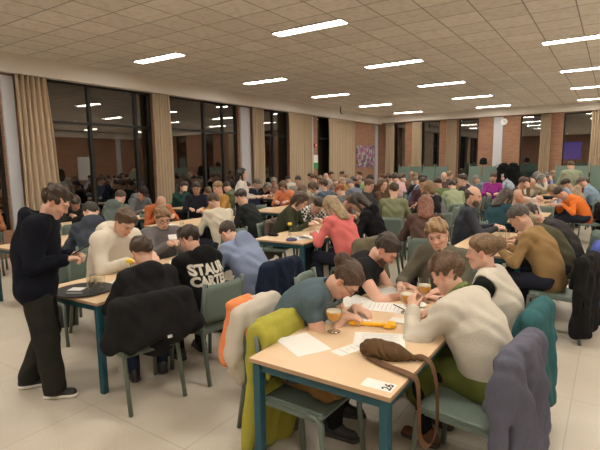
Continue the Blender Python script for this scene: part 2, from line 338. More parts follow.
def hair_field(style, seed=0):
    f = Field(); S = style
    if S == 'bald':
        f.ell((0, -.018, .03), (.0815, .103, .092), k=.01); f.ell((0, .02, .095), (.085, .105, .088), k=.01, op='sub'); f.half((0, 0, .0), (0, .60, -.85))
        f.ell((0, .085, -.02), (.12, .085, .10), k=.01, op='sub')
    elif S in ('short', 'crop', 'boy', 'curly', 'quiff', 'grey'):
        vol = dict(short=.006, crop=.001, boy=.011, curly=.012, quiff=.004, grey=.006)[S]
        f.ell((0, -.014, .036), (.0775+vol*.35, .0985+vol*.6, .0885+vol*.5), k=.01); f.ell((0, -.012, .060), (.072+vol, .094+vol, .070+vol), k=.03)
        if S == 'quiff': f.ell((0, .048, .112), (.058, .050, .030), k=.03)
        if S == 'boy': f.ell((0, .045, .08), (.078, .060, .052), k=.02); f.cap((-.072, .03, .04), (-.077, .02, .0), .018, k=.02); f.cap((.072, .03, .04), (.077, .02, .0), .018, k=.02)
        nz = dict(boy=.012, curly=.012).get(S, .006)
        f.disp(lambda x, y, z: nz*.5*(np.sin(x*150+y*60+seed)*.6+np.sin(z*90-x*60+seed)*.5))
        if S == 'boy': f.half((0, .085, .030), (0, .30, -.95), .01); f.ell((0, .11, .0), (.062, .045, .05), k=.01, op='sub')
        else: f.half((0, .085, .064), (0, .66, -.75) if S != 'quiff' else (0, .62, -.78), .012)
        f.half((0, -.06, -.062), (0, -.25, -.97), .012)
        f.ell((0, .098, -.01), (.085, .055, .075), k=.015, op='sub')
        for x in (1, -1): f.ell((x*.09, .0, -.012), (.024, .026, .036), k=.006, op='sub')
    elif S in ('bun', 'pony'):
        f.ell((0, -.014, .036), (.0800, .1015, .0915), k=.01); f.ell((0, -.02, .052), (.080, .102, .082), k=.03); f.disp(lambda x, y, z: .003*(np.sin(x*150+y*60)*.6+np.sin(z*90-x*60)*.5))
        f.half((0, .085, .068), (0, .70, -.71), .012); f.half((0, -.06, -.066), (0, -.2, -.98), .012)
        for x in (1, -1): f.ell((x*.09, .004, -.014), (.024, .028, .036), k=.006, op='sub')
        f.ell((0, .098, -.02), (.075, .055, .088), k=.015, op='sub')
        if S == 'bun':
            f.ell((0, -.128, .050), (.050, .044, .050), k=.010); f.cap((.02, -.15, .06), (.04, -.17, .09), .012, .004, k=.01); f.cap((-.02, -.15, .05), (-.03, -.175, .03), .010, .004, k=.01)
        if S == 'pony': f.ell((0, -.12, .03), (.03, .03, .03), k=.02); f.cap((0, -.13, .03), (0, -.16, -.14), .034, .015, k=.02)
    elif S in ('long', 'bob'):
        f.ell((0, -.018, .04), (.087, .107, .096), k=.02); f.ell((0, .10, -.02), (.066, .065, .092), k=.015, op='sub')
        if S == 'long':
            f.cap((-.045, -.07, .0), (-.06, -.10, -.24), .052, .034, k=.04, flat=1.3); f.cap((.045, -.07, .0), (.06, -.10, -.24), .052, .034, k=.04, flat=1.3); f.cap((0, -.085, .0), (0, -.12, -.27), .055, .035, k=.04, flat=1.3)
            for x in (1, -1): f.cap((x*.082, .0, .03), (x*.088, .015, -.20), .026, .020, k=.02)
        if S == 'bob':
            f.cap((0, -.07, .0), (0, -.07, -.075), .075, .065, k=.04)
            for x in (1, -1): f.cap((x*.078, .005, .04), (x*.076, .01, -.075), .028, .024, k=.02)
    elif S == 'beard':
        f.ell((0, .030, -.058), (.065, .072, .074), k=.02); f.ell((0, .068, -.102), (.034, .032, .028), k=.02); f.ell((0, .10, -.064), (.024, .02, .0125), k=.006, op='sub'); f.half((0, .08, -.048), (0, .32, .95)); f.half((0, .0, -.06), (0, -1, -.05)); 
    elif S == 'cap':
        f.ell((0, -.014, .05), (.094, .112, .092), k=.01); f.half((0, 0, .045), (0, .10, -1)); f.ell((0, .10, .055), (.075, .075, .012), Rx(-.12), k=.012)
    amp = dict(curly=.010, boy=.005, long=.004, cap=.0, beard=.002, bald=.001, crop=.002).get(S, .005)
    if amp: f.disp(lambda x, y, z: amp*(np.sin(x*95+2.5*np.sin(z*30+seed)+4*y*10)*.6+np.sin(x*45+y*38+3*np.sin(z*22)+seed)*.6 + (np.sin(y*90+z*70+seed)*.6 if S in ('curly', 'quiff') else 0)))
    return f
def hair_mesh(style, vox, seed=0):
    k = (style, vox, seed)
    if k not in HAIRC: HAIRC[k] = hair_field(style, seed).mesh('hair_'+style, vox)
    return HAIRC[k]
def setmat(o, m):
    if len(o.data.materials) == 0: o.data.materials.append(None)
    s = o.material_slots[0]; s.link = 'OBJECT'; s.material = m
def glasses_mesh():
    b = MB()
    for x in (1, -1):
        b.tube([(x*.033+.023*math.cos(t), .112-.006*abs(math.cos(t)) , .002+.018*math.sin(t)) for t in np.linspace(0, 2*PI, 15)], .0021, 5)
        b.tube([(x*.056, .106, .006), (x*.074, .07, .008), (x*.084, .0, .006), (x*.082, -.02, -.01)], .002, 5)
    b.tube([(-.011, .113, .004), (.011, .113, .004)], .002, 5)
    return b.me('glasses', True)
def shoe_mesh(sole=True):
    f = Field(); f.cap((0, -.05, -.05), (0, .13, -.058), .042, .040, k=.03, flat=1.15, ax=(1, 0, 0)); f.cap((0, -.03, -.01), (0, .02, -.03), .042, .040, k=.04); f.half((0, 0, -.072), (0, 0, -1)); 
    return f.mesh('shoe', .012)
def sole_mesh():
    f = Field(); f.cap((0, -.05, -.078), (0, .135, -.078), .045, .044, k=.03); f.half((0, 0, -.088), (0, 0, -1)); f.half((0, 0, -.062), (0, 0, 1)); return f.mesh('sole', .008)
SHOE = shoe_mesh(); SOLE = sole_mesh(); GLS = glasses_mesh()
def m4(R, T): M = Matrix([[float(R[i][j]) for j in range(3)]+[float(T[i])] for i in range(3)]+[[0, 0, 0, 1]]); return M
CACHE = {}
def get(key, fn):
    if key not in CACHE: CACHE[key] = fn()
    return CACHE[key]
def person(q, pos, th, vox, label, skinc, hair, hairc, top, topc, legc, group=None, key=None, fat=0, glasses=False, beard=None, shoec=(.03, .03, .035), extra=None, brow=(.35, .25, .18), stub=None, skirt=False, scale=1, topkw={}, seed=1, capc=None, lfat=0, tname=None, lname='trousers'):
    body = get(('body', key, vox), lambda: body_field(q, vox, 1.2 if top == 'tee' else 1.0).mesh('person', vox, tintf(q, brow, stub)))
    o = link('person', body, None, None, (pos[0], pos[1], pos[2] if len(pos) > 2 else 0), th); o.scale = (scale,)*3; setmat(o, skin(skinc))
    tag(o, label, 'person', group)
    tv = max(vox, .008)
    t = link(tname or {'tee': 't_shirt', 'vest': 'knitted_vest'}.get(top, top), get(('top', key, top, fat, tv, seed), lambda: top_field(q, top, fat, seed, **topkw).mesh(top, tv)), None, o); setmat(t, topc if not isinstance(topc, tuple) else cloth(topc))
    l = link('skirt' if skirt else lname, get(('leg', key, skirt, tv), lambda: trouser_field(q, lfat, skirt).mesh('trousers', tv)), None, o); setmat(l, legc if not isinstance(legc, tuple) else cloth(legc))
    if hair:
        h = link('cap' if hair == 'cap' else 'hair', hair_mesh(hair, max(.006, vox*.8), seed % 3), None, o); h.matrix_local = m4(q['Rh'], q['H']); setmat(h, cloth(capc or hairc) if hair == 'cap' else hairmat(tuple(c*.72 for c in hairc)))
        if hair == 'cap': h2 = link('hair', hair_mesh('crop', max(.006, vox*.8)), None, o); h2.matrix_local = m4(q['Rh'], q['H']); setmat(h2, hairmat(hairc))
    if beard: b = link('beard', hair_mesh('beard', max(.005, vox*.8)), None, o); b.matrix_local = m4(q['Rh'], q['H']); setmat(b, hairmat(beard))
    if glasses: g = link('glasses', GLS, None, o); g.matrix_local = m4(q['Rh'], q['H']); setmat(g, mat('spectacle_frame', (.02, .02, .02), .3))
    for i in (0, 1):
        s = link('shoe', SHOE, None, o); s.location = Vector([float(c) for c in q['A'][i]]); s.rotation_euler = (0, 0, (-.12, .12)[i]); setmat(s, mat('shoe_leather', shoec, .55))
        if vox < .01: s2 = link('sole', SOLE, None, s); setmat(s2, mat('rubber_sole', (.7, .68, .62) if shoec[0] < .2 and extra == 'whitesole' else (.06, .05, .05), .7))
    return o
def R2(th, v): return Vector((math.cos(th)*v[0]-math.sin(th)*v[1], math.sin(th)*v[0]+math.cos(th)*v[1], 0))
def seat_at(px, py, q, th, z=None, scale=1):          # hip position so that the head lands on this line of sight at its height
    H = q['H']; p = at(px, py, float(H[2])*scale if z is None else z); d = R2(th, (float(H[0])*scale, float(H[1])*scale)); return Vector((p.x-d.x, p.y-d.y, 0))
CROWD = [
(-1.72,6.75,'TR',-75,'bald',(.12,.09,.07),'shirt',(.05,.055,.07),'m','B',"bald bearded man in dark shirt"),
(-0.47,5.35,'L1',80,'grey',(.12,.10,.09),'sweater',(.30,.19,.085),'m','',"grey-haired man in tan brown jumper"),
(-2.75,5.25,'L1',75,'long',(.42,.30,.17),'sweater',(.68,.17,.16),'m','',"woman with long blond hair in coral pink jumper"),
(-2.00,5.95,'L1',20,'long',(.22,.07,.03),'sweater',(.10,.06,.05),'m','',"person with long auburn hair"),
(-5.35,3.35,'L1',60,'short',(.05,.04,.03),'hoodie',(.055,.065,.085),'m','',"hunched person in slate blue hoodie behind standing man"),
(-2.80,6.30,'L1',105,'long',(.045,.03,.02),'hoodie',(.012,.012,.014),'m','',"long dark-haired person in black hoodie"),
(-4.34,5.94,'L1',-75,'bob',(.08,.05,.03),'sweater',(.045,.05,.03),'m','',"long-faced person in dark olive jumper bending right"),
(-4.90,5.24,'L1',70,'short',(.07,.04,.02),'sweater',(.55,.50,.40),'m','',"back-turned person in cream jumper and dark brown hair"),
(-4.98,6.11,'CH',100,'short',(.05,.035,.03),'sweater',(.022,.025,.025),'m','',"dark-haired man in black jumper chin on hand"),
(-0.40,6.05,'L2',90,'bob',(.42,.33,.20),'sweater',(.08,.075,.045),'m','',"blond person in dark olive top behind brown jumper"),
(-4.56,6.85,'L2',-110,'short',(.04,.03,.025),'shirt',(.30,.30,.30),'c','',"person in black and white checked shirt"),
(-4.36,7.51,'L2',-100,'short',(.15,.08,.05),'sweater',(.20,.12,.10),'m','',"brown-haired person bent over behind blond woman"),
(-3.20,7.75,'U',15,'short',(.09,.06,.03),'sweater',(.20,.21,.12),'m','',"back-turned person in olive green jumper near chair pair"),
(-2.80,8.70,'U',60,'bob',(.30,.18,.09),'sweater',(.02,.02,.02),'m','',"light brown-haired person in black beside olive jumper"),
(-1.60,8.00,'L1',-30,'long',(.05,.03,.02),'sweater',(.025,.065,.08),'m','',"person with long dark hair in teal jumper"),
(-7.28,5.86,'L2',-115,'none',(.1,.1,.1),'sweater',(.45,.13,.05),'m','',"bald man in rust orange jumper"),
(-4.36,8.29,'L1',60,'curly',(.35,.11,.04),'sweater',(.12,.12,.12),'m','',"auburn curly-haired person in grey top"),
(-8.51,6.33,'L1',-95,'cap',(.03,.02,.02),'hoodie',(.13,.14,.15),'m','',"man in black flat cap and grey jumper"),
(-8.50,3.42,'U',-120,'short',(.10,.06,.03),'sweater',(.25,.10,.05),'m','',"brown-haired person in rust top at left edge of hall"),
(-1.27,10.37,'L2',150,'none',(.1,.1,.1),'sweater',(.5,.4,.35),'m','',"bald man resting his face in hand"),
(-5.22,8.58,'L2',175,'bob',(.45,.38,.25),'sweater',(.5,.45,.38),'d','',"light blond person in cream behind olive jumper"),
(-0.38,6.85,'L2',105,'curly',(.05,.035,.03),'sweater',(.045,.042,.042),'m','',"dark curly-haired person in charcoal jumper bent low"),
(-6.70,7.15,'U',165,'crop',(.30,.18,.08),'sweater',(.42,.24,.07),'m','',"fair person in mustard shirt beside dark window"),
(-8.99,5.28,'L2',-120,'short',(.06,.04,.03),'sweater',(.035,.035,.035),'m','',"dark-haired person in charcoal jumper facing yellow flower"),
(-7.24,4.89,'L1',25,'crop',(.10,.06,.04),'hoodie',(.12,.15,.14),'m','',"back-turned person in grey-green hoodie with cropped hair"),
(-5.12,7.84,'L1',40,'bob',(.14,.07,.04),'sweater',(.15,.10,.07),'d','',"brown-bobbed person in brown jumper mid hall"),
(-6.83,9.66,'L1',-165,'bob',(.16,.09,.05),'sweater',(.75,.25,.12),'m','G',"person in bright orange cardigan with glasses"),
(-3.55,10.33,'U',-160,'short',(.06,.03,.02),'sweater',(.06,.03,.04),'d','',"smiling dark-haired woman facing the camera"),
(-7.02,4.20,'L2',-100,'quiff',(.05,.03,.02),'hoodie',(.012,.012,.012),'m','',"young man in black hoodie looking right near windows"),
(-0.44,11.34,'L2',110,'short',(.05,.03,.02),'sweater',(.75,.19,.04),'m','',"person in bright orange jumper bent low"),
(-8.95,8.68,'L2',-110,'short',(.13,.08,.05),'coat',(.015,.015,.017),'m','',"brown-haired man in black jacket with stripes"),
(-7.64,7.31,'U',-135,'short',(.04,.03,.03),'sweater',(.02,.02,.03),'d','',"pale-faced person in navy top near dark window"),
(-5.81,9.84,'L1',120,'bob',(.11,.07,.04),'sweater',(.30,.28,.25),'d','',"brown-haired person in light grey top mid hall"),
(-8.95,7.91,'CH',-95,'short',(.06,.04,.03),'sweater',(.02,.06,.05),'d','',"dark-haired person in dark green jumper by curtain"),
(-7.64,8.70,'L1',95,'short',(.05,.03,.02),'shirt',(.12,.14,.08),'m','',"dark-haired person in olive shirt below standing woman"),
(-3.31,11.29,'CH',60,'short',(.06,.04,.03),'sweater',(.13,.17,.07),'m','',"dark-haired person in moss green jumper hand on cheek"),
(-2.92,10.71,'L1',30,'short',(.05,.035,.03),'shirt',(.33,.38,.24),'m','',"dark-haired person in pale green shirt"),
(-1.97,12.53,'L1',-95,'bald',(.06,.04,.03),'shirt',(.70,.66,.60),'m','',"balding man in white shirt"),
(-6.68,10.77,'L1',-70,'grey',(.55,.52,.46),'shirt',(.36,.46,.68),'d','',"white-haired man in light blue shirt"),
(-0.57,12.79,'L1',100,'short',(.04,.025,.02),'hoodie',(.36,.28,.19),'m','',"dark-haired person in beige hooded jacket"),
(-5.49,11.91,'U',90,'short',(.03,.02,.02),'sweater',(.04,.03,.03),'d','',"dark-haired person in black under wall poster"),
(-5.48,11.01,'L1',75,'grey',(.22,.22,.22),'sweater',(.14,.17,.22),'d','',"grey-haired person in slate blue jumper"),
(-8.73,10.29,'L1',-75,'grey',(.16,.13,.10),'sweater',(.16,.17,.18),'m','',"grey-haired man in grey jumper reaching right"),
(-7.09,11.64,'U',-140,'short',(.25,.17,.10),'sweater',(.35,.38,.45),'d','G',"fair person with glasses under green notice"),
(-7.42,11.03,'U',-150,'short',(.04,.03,.02),'sweater',(.30,.26,.22),'d','',"dark-haired person in taupe top by centre curtain"),
(-0.30,13.86,'L1',85,'grey',(.16,.13,.12),'shirt',(.22,.32,.42),'m','',"grey-haired man in light blue shirt at right edge"),
(-6.99,8.46,'L1',60,'crop',(.08,.06,.05),'hoodie',(.015,.02,.04),'d','',"person in navy hooded jacket beside wall column"),
(-4.59,13.11,'L1',40,'grey',(.35,.27,.2),'sweater',(.03,.03,.04),'d','',"grey-brown haired person in black near stacked chairs"),
(-2.82,14.13,'U',-170,'short',(.12,.07,.05),'sweater',(.30,.04,.25),'d','',"person in bright magenta top"),
(-5.92,13.42,'L1',-160,'grey',(.6,.55,.45),'shirt',(.12,.12,.12),'d','',"blond person in dark patterned top"),
(-8.96,11.99,'L1',-150,'grey',(.30,.26,.20),'shirt',(.35,.22,.20),'d','G',"grey-haired person with glasses in pinkish shirt"),
(-3.13,14.84,'L1',80,'grey',(.32,.30,.28),'shirt',(.16,.19,.24),'d','',"grey-haired person in blue-grey shirt with yellow flower"),
(-7.70,13.09,'U',-160,'none',(.1,.1,.1),'sweater',(.25,.2,.18),'d','',"bald man in brown top under green notice"),
(-8.81,12.82,'L1',70,'short',(.03,.02,.02),'sweater',(.55,.53,.48),'d','',"dark-haired person in white jumper seen from behind"),
(-4.32,14.50,'U',-170,'none',(.3,.1,.1),'sweater',(.12,.08,.08),'d','',"ruddy bald man behind moss green jumper"),
(-6.57,13.85,'L1',110,'bald',(.3,.2,.15),'shirt',(.28,.36,.22),'d','',"balding man in pale green shirt leaning left"),
(-8.38,13.41,'U',100,'short',(.06,.04,.02),'shirt',(.45,.42,.38),'d','',"person with dark tousled hair in pale shirt"),
(-6.78,13.12,'L1',100,'bald',(.45,.4,.35),'sweater',(.40,.36,.28),'d','',"balding man in beige jumper mid hall"),
(-5.54,14.17,'L1',60,'short',(.05,.03,.03),'shirt',(.62,.40,.42),'d','',"dark-haired person in pale pink shirt"),
(-6.13,16.54,'U',-150,'none',(.1,.1,.1),'sweater',(.2,.17,.15),'d','',"bald man in front of stacked chairs"),
(-2.28,17.17,'L1',-100,'bald',(.03,.02,.02),'sweater',(.015,.015,.018),'d','',"balding dark-haired man in black top"),
(-4.19,17.18,'TL',-100,'grey',(.12,.10,.09),'sweater',(.02,.02,.025),'d','',"grey-haired man in black leaning down right"),
(-2.68,16.56,'L1',80,'bald',(.6,.6,.58),'shirt',(.38,.43,.52),'d','',"white-haired balding man in pale blue-grey shirt"),
(-8.91,16.56,'U',150,'short',(.04,.03,.02),'sweater',(.10,.08,.07),'d','',"dark-haired person against pale curtain"),
(-1.62,17.14,'U',-170,'crop',(.3,.2,.12),'shirt',(.16,.09,.28),'d','',"fair person in purple patterned top"),
(-0.30,17.21,'L1',90,'short',(.04,.03,.02),'shirt',(.6,.57,.5),'d','',"dark-haired person in white shirt by right stack"),
(-5.43,9.26,'TR',85,'curly',(.11,.065,.04),'sweater',(.09,.12,.17),'m','',"brown-haired person in slate blue jumper at the orange cardigan's table"),
(-9.01,11.06,'L2',-92,'bob',(.26,.24,.22),'sweater',(.014,.014,.016),'m','',"grey-haired person in black jumper near the white wall column"),
(-7.60,12.32,'U',87,'curly',(.16,.08,.04),'sweater',(.014,.014,.016),'d','',"chestnut-haired person in black jumper near the white wall column"),
(-6.84,12.56,'L1',-85,'quiff',(.045,.03,.022),'sweater',(.42,.27,.05),'m','',"dark-haired person in mustard jumper mid hall, table of the light blue shirt"),
(-5.43,12.55,'TL',80,'bun',(.16,.08,.04),'shirt',(.12,.075,.045),'d','',"chestnut-haired person in brown shirt mid hall, table of the light blue shirt"),
(-9.02,15.54,'TR',-100,'short',(.045,.03,.022),'shirt',(.018,.025,.055),'m','',"dark-haired person in navy shirt by the wide beige curtain"),
(-7.61,14.25,'L2',79,'short',(.30,.20,.11),'hoodie',(.045,.045,.05),'m','',"fair-haired person in charcoal hoodie by the wide beige curtain"),
(-7.59,14.86,'L1',97,'curly',(.30,.20,.11),'shirt',(.045,.045,.05),'m','',"fair-haired person in charcoal shirt by the wide beige curtain"),
(-7.57,15.46,'TR',95,'quiff',(.11,.065,.04),'sweater',(.045,.045,.05),'m','',"brown-haired person in charcoal jumper by the wide beige curtain"),
(-6.86,14.73,'L2',-91,'short',(.11,.065,.04),'shirt',(.18,.18,.18),'m','',"brown-haired person in grey shirt before the corner poster"),
(-6.83,15.31,'L1',-82,'bun',(.02,.016,.014),'shirt',(.018,.025,.055),'d','',"black-haired person in navy shirt before the corner poster"),
(-6.84,15.88,'L1',-88,'curly',(.16,.08,.04),'sweater',(.55,.49,.38),'m','',"chestnut-haired person in cream jumper before the corner poster"),
(-5.44,14.73,'L1',88,'bun',(.11,.065,.04),'sweater',(.12,.075,.045),'m','',"brown-haired person in brown jumper before the corner poster"),
(-5.46,15.29,'U',81,'long',(.30,.20,.11),'sweater',(.62,.59,.54),'d','',"fair-haired person in white jumper before the corner poster"),
(-5.40,15.93,'CH',100,'short',(.16,.08,.04),'sweater',(.12,.025,.03),'d','',"chestnut-haired person in burgundy jumper before the corner poster"),
(-4.43,9.12,'U',-91,'short',(.16,.08,.04),'sweater',(.045,.045,.05),'d','',"chestnut-haired person in charcoal jumper beside the olive green jumper's table"),
(-4.41,9.81,'TR',-93,'long',(.16,.08,.04),'sweater',(.12,.075,.045),'d','',"chestnut-haired person in brown jumper beside the olive green jumper's table"),
(-2.96,9.78,'CH',92,'short',(.30,.20,.11),'shirt',(.18,.18,.18),'m','',"fair-haired person in grey shirt beside the olive green jumper's table"),
(-4.43,11.84,'L2',-91,'curly',(.02,.016,.014),'hoodie',(.09,.12,.17),'m','',"black-haired person in slate blue hoodie near the moss green jumper"),
(-4.45,12.50,'U',-79,'quiff',(.02,.016,.014),'shirt',(.62,.59,.54),'m','',"black-haired person in white shirt near the moss green jumper"),
(-3.00,11.86,'TL',90,'quiff',(.045,.03,.022),'sweater',(.045,.045,.05),'d','',"dark-haired person in charcoal jumper near the moss green jumper"),
(-3.02,12.49,'L1',97,'bun',(.11,.065,.04),'hoodie',(.045,.045,.05),'m','',"brown-haired person in charcoal hoodie near the moss green jumper"),
(-3.01,13.09,'L1',89,'short',(.30,.20,.11),'sweater',(.45,.26,.25),'m','',"fair-haired person in dusty pink jumper near the moss green jumper"),
(-4.57,15.15,'L2',-95,'curly',(.02,.016,.014),'sweater',(.42,.35,.26),'m','',"black-haired person in beige jumper near the left chair stacks"),
(-4.58,15.71,'TL',-94,'curly',(.30,.20,.11),'hoodie',(.03,.06,.04),'m','',"fair-haired person in dark green hoodie near the left chair stacks"),
(-4.55,16.33,'L1',-86,'short',(.16,.08,.04),'hoodie',(.18,.18,.18),'d','',"chestnut-haired person in grey hoodie near the left chair stacks"),
(-3.12,15.69,'L2',93,'short',(.11,.065,.04),'sweater',(.30,.38,.52),'d','',"brown-haired person in light blue jumper near the left chair stacks"),
(-1.99,11.88,'CH',-97,'short',(.11,.065,.04),'shirt',(.12,.075,.045),'d','',"brown-haired person in brown shirt at the white-shirted man's table"),
(-2.04,13.10,'L1',-91,'curly',(.045,.03,.022),'shirt',(.045,.045,.05),'m','',"dark-haired person in charcoal shirt at the white-shirted man's table"),
(-0.60,11.89,'L2',93,'long',(.30,.20,.11),'hoodie',(.30,.38,.52),'m','',"fair-haired person in light blue hoodie at the white-shirted man's table"),
(-1.99,15.18,'CH',-95,'long',(.26,.24,.22),'hoodie',(.55,.49,.38),'m','',"grey-haired person in cream hoodie before the right chair stacks"),
(-2.00,15.79,'TR',-90,'bob',(.26,.24,.22),'shirt',(.045,.045,.05),'m','',"grey-haired person in charcoal shirt before the right chair stacks"),
(-1.99,16.47,'CH',-85,'long',(.26,.24,.22),'sweater',(.30,.38,.52),'m','',"grey-haired person in light blue jumper before the right chair stacks"),
(-0.59,15.26,'L2',96,'short',(.16,.08,.04),'shirt',(.12,.025,.03),'d','',"chestnut-haired person in burgundy shirt before the right chair stacks"),
(-0.58,16.44,'L1',100,'bun',(.30,.20,.11),'hoodie',(.12,.025,.03),'m','',"fair-haired person in burgundy hoodie before the right chair stacks")]
TABLES = {'A1': (-1.17, 2.75), 'B1': (-3.66, 2.88), 'C1': (-6.4, 3.69), 'D1': (-7.95, 5.2), 'C2': (-6.19, 5.98), 'D2': (-8.3, 8.32), 'B2': (-3.69, 5.84), 'C3': (-6.14, 8.68), 'D3': (-8.3, 11.65), 'C4': (-6.14, 11.96), 'D4': (-8.3, 14.87), 'C5': (-6.14, 15.29), 'B3': (-3.69, 9.15), 'B4': (-3.74, 12.48), 'B5': (-3.85, 15.7), 'A2': (-1.16, 6.24), 'A3': (-1.35, 9.26), 'A4': (-1.3, 12.48), 'A5': (-1.3, 15.81)}
# ------------------------------------------------------------------ the room
XW, YW, ZC = -9.75, 21.6, 3.90
XR, YB = 8.6, -6.5
def brick():
    m, n, l, p = nt('brick'); g = n.new('ShaderNodeNewGeometry'); sp = n.new('ShaderNodeSeparateXYZ'); l.new(g.outputs['Position'], sp.inputs[0])
    ad = n.new('ShaderNodeMath'); ad.operation = 'ADD'; l.new(sp.outputs['X'], ad.inputs[0]); l.new(sp.outputs['Y'], ad.inputs[1])
    cb = n.new('ShaderNodeCombineXYZ'); l.new(ad.outputs[0], cb.inputs['X']); l.new(sp.outputs['Z'], cb.inputs['Y'])
    b = n.new('ShaderNodeTexBrick'); b.inputs['Scale'].default_value = 1; b.inputs['Brick Width'].default_value = .21; b.inputs['Row Height'].default_value = .066; b.inputs['Mortar Size'].default_value = .006
    b.inputs['Color1'].default_value = (.335, .17, .10, 1); b.inputs['Color2'].default_value = (.26, .122, .073, 1); b.inputs['Mortar'].default_value = (.30, .22, .16, 1); b.inputs['Bias'].default_value = -.1
    l.new(cb.outputs[0], b.inputs['Vector']); l.new(b.outputs['Color'], p.inputs['Base Color']); p.inputs['Roughness'].default_value = .9
    bp = n.new('ShaderNodeBump'); bp.invert = True; bp.inputs['Strength'].default_value = .5; bp.inputs['Distance'].default_value = .01; l.new(b.outputs['Fac'], bp.inputs['Height']); l.new(bp.outputs[0], p.inputs['Normal']); return m
def tilemat(name, size, off, c1, c2, line, lw, rough, speck=0):
    m, n, l, p = nt(name); g = n.new('ShaderNodeNewGeometry'); mp = n.new('ShaderNodeMapping'); mp.inputs['Location'].default_value = (-off[0], -off[1], 0)
    l.new(g.outputs['Position'], mp.inputs[0]); b = n.new('ShaderNodeTexBrick'); b.offset = 0; b.squash = 1
    b.inputs['Scale'].default_value = 1; b.inputs['Brick Width'].default_value = size; b.inputs['Row Height'].default_value = size; b.inputs['Mortar Size'].default_value = lw; b.inputs['Mortar Smooth'].default_value = .2
    b.inputs['Color1'].default_value = (*c1, 1); b.inputs['Color2'].default_value = (*c2, 1); b.inputs['Mortar'].default_value = (*line, 1); l.new(mp.outputs[0], b.inputs['Vector'])
    ns = n.new('ShaderNodeTexNoise'); ns.inputs['Scale'].default_value = 170 if speck else 9; ns.inputs['Detail'].default_value = 6; l.new(g.outputs['Position'], ns.inputs['Vector'])
    rp = n.new('ShaderNodeValToRGB'); rp.color_ramp.elements[0].position = .36; rp.color_ramp.elements[1].position = .56; v = .74 if speck else .9
    rp.color_ramp.elements[0].color = (v, v*.97, v*.93, 1); rp.color_ramp.elements[1].color = (1, 1, 1, 1); l.new(ns.outputs['Fac'], rp.inputs[0])
    mx = n.new('ShaderNodeMix'); mx.data_type = 'RGBA'; mx.blend_type = 'MULTIPLY'; mx.inputs['Factor'].default_value = 1
    l.new(b.outputs['Color'], mx.inputs['A']); l.new(rp.outputs[0], mx.inputs['B']); last = mx
    if speck:
        n2 = n.new('ShaderNodeTexNoise'); n2.inputs['Scale'].default_value = 1.3; n2.inputs['Detail'].default_value = 5; l.new(g.outputs['Position'], n2.inputs['Vector'])
        r2 = n.new('ShaderNodeValToRGB'); r2.color_ramp.elements[0].position = .3; r2.color_ramp.elements[1].position = .7; r2.color_ramp.elements[0].color = (.80, .78, .75, 1); r2.color_ramp.elements[1].color = (1, 1, 1, 1)
        l.new(n2.outputs['Fac'], r2.inputs[0]); m2 = n.new('ShaderNodeMix'); m2.data_type = 'RGBA'; m2.blend_type = 'MULTIPLY'; m2.inputs['Factor'].default_value = 1
        l.new(mx.outputs['Result'], m2.inputs['A']); l.new(r2.outputs[0], m2.inputs['B']); last = m2
        rr = n.new('ShaderNodeMapRange'); rr.inputs['To Min'].default_value = rough-.1; rr.inputs['To Max'].default_value = rough+.12; l.new(n2.outputs['Fac'], rr.inputs['Value']); l.new(rr.outputs[0], p.inputs['Roughness'])
    else: p.inputs['Roughness'].default_value = rough
    l.new(last.outputs['Result'], p.inputs['Base Color']); return m
BRICK = brick(); CEIL = tilemat('ceiling_tile', .6, (-2.36, 4.87), (.78, .74, .68), (.88, .84, .78), (.36, .32, .28), .010, .9)
FLOOR = tilemat('terrazzo', 1.0, (-3.15, 1.86), (.66, .61, .52), (.62, .575, .49), (.52, .47, .39), .005, .42, speck=1)
PLAST = mat('plaster', (.74, .70, .64), .9); WHITE = mat('white_column', (.46, .47, .50), .8); FRAME = mat('window_frame', (.012, .011, .010), .5)
def struct(name, c, h, m):
    o = MB().box(c, h).build(name, m); o['kind'] = 'structure'; return o
struct('floor', ((XW+XR)/2, (YB+YW)/2, -.1), ((XR-XW)/2+.4, (YW-YB)/2+.4, .1), FLOOR)
struct('ceiling', ((XW+XR)/2, (YB+YW)/2, ZC+.1), ((XR-XW)/2+.4, (YW-YB)/2+.4, .1), CEIL)
def glassmat():
    m, n, l, p = nt('night_glass'); o = n['Material Output']; gl = n.new('ShaderNodeBsdfGlossy'); gl.inputs['Roughness'].default_value = .015; gl.inputs['Color'].default_value = (1, 1, 1, 1)
    tr = n.new('ShaderNodeBsdfTransparent'); tr.inputs[0].default_value = (.8, .84, .8, 1); fr = n.new('ShaderNodeFresnel'); fr.inputs['IOR'].default_value = 2.7
    mx = n.new('ShaderNodeMixShader'); l.new(fr.outputs[0], mx.inputs[0]); l.new(tr.outputs[0], mx.inputs[1]); l.new(gl.outputs[0], mx.inputs[2]); l.new(mx.outputs[0], o.inputs['Surface']); return m
GLASS = glassmat()
def wall(side, plane, lo, hi, wins, z0, zt, th=.25):
    # one wall mesh with openings; plane is the inner face
    b = MB(); rects = []; cur = lo
    for a, c in wins:
        rects.append((cur, a, 0, ZC)); rects.append((a, c, 0, z0)); rects.append((a, c, zt, ZC)); cur = c
    rects.append((cur, hi, 0, ZC))
    for a, c, za, zb in rects:
        if side in ('left', 'right'):
            s = -1 if side == 'left' else 1; b.box((plane+s*th/2, (a+c)/2, (za+zb)/2), (th/2, (c-a)/2, (zb-za)/2))
        else:
            s = 1 if side == 'back' else -1; b.box(((a+c)/2, plane+s*th/2, (za+zb)/2), ((c-a)/2, th/2, (zb-za)/2))
    o = b.build('wall_'+side, BRICK); o['kind'] = 'structure'
WL = [(1.6, 4.40), (5.2, 7.95), (8.45, 11.22), (12.25, 13.9), (15.88, 17.0)]
WB = [(-8.95, -8.35), (-7.55, -6.70), (-5.85, -5.0), (-3.32, -2.51), (-1.75, -.76), (1.2, 2.2), (3.6, 4.6)]
Z0, ZT = .55, 3.56
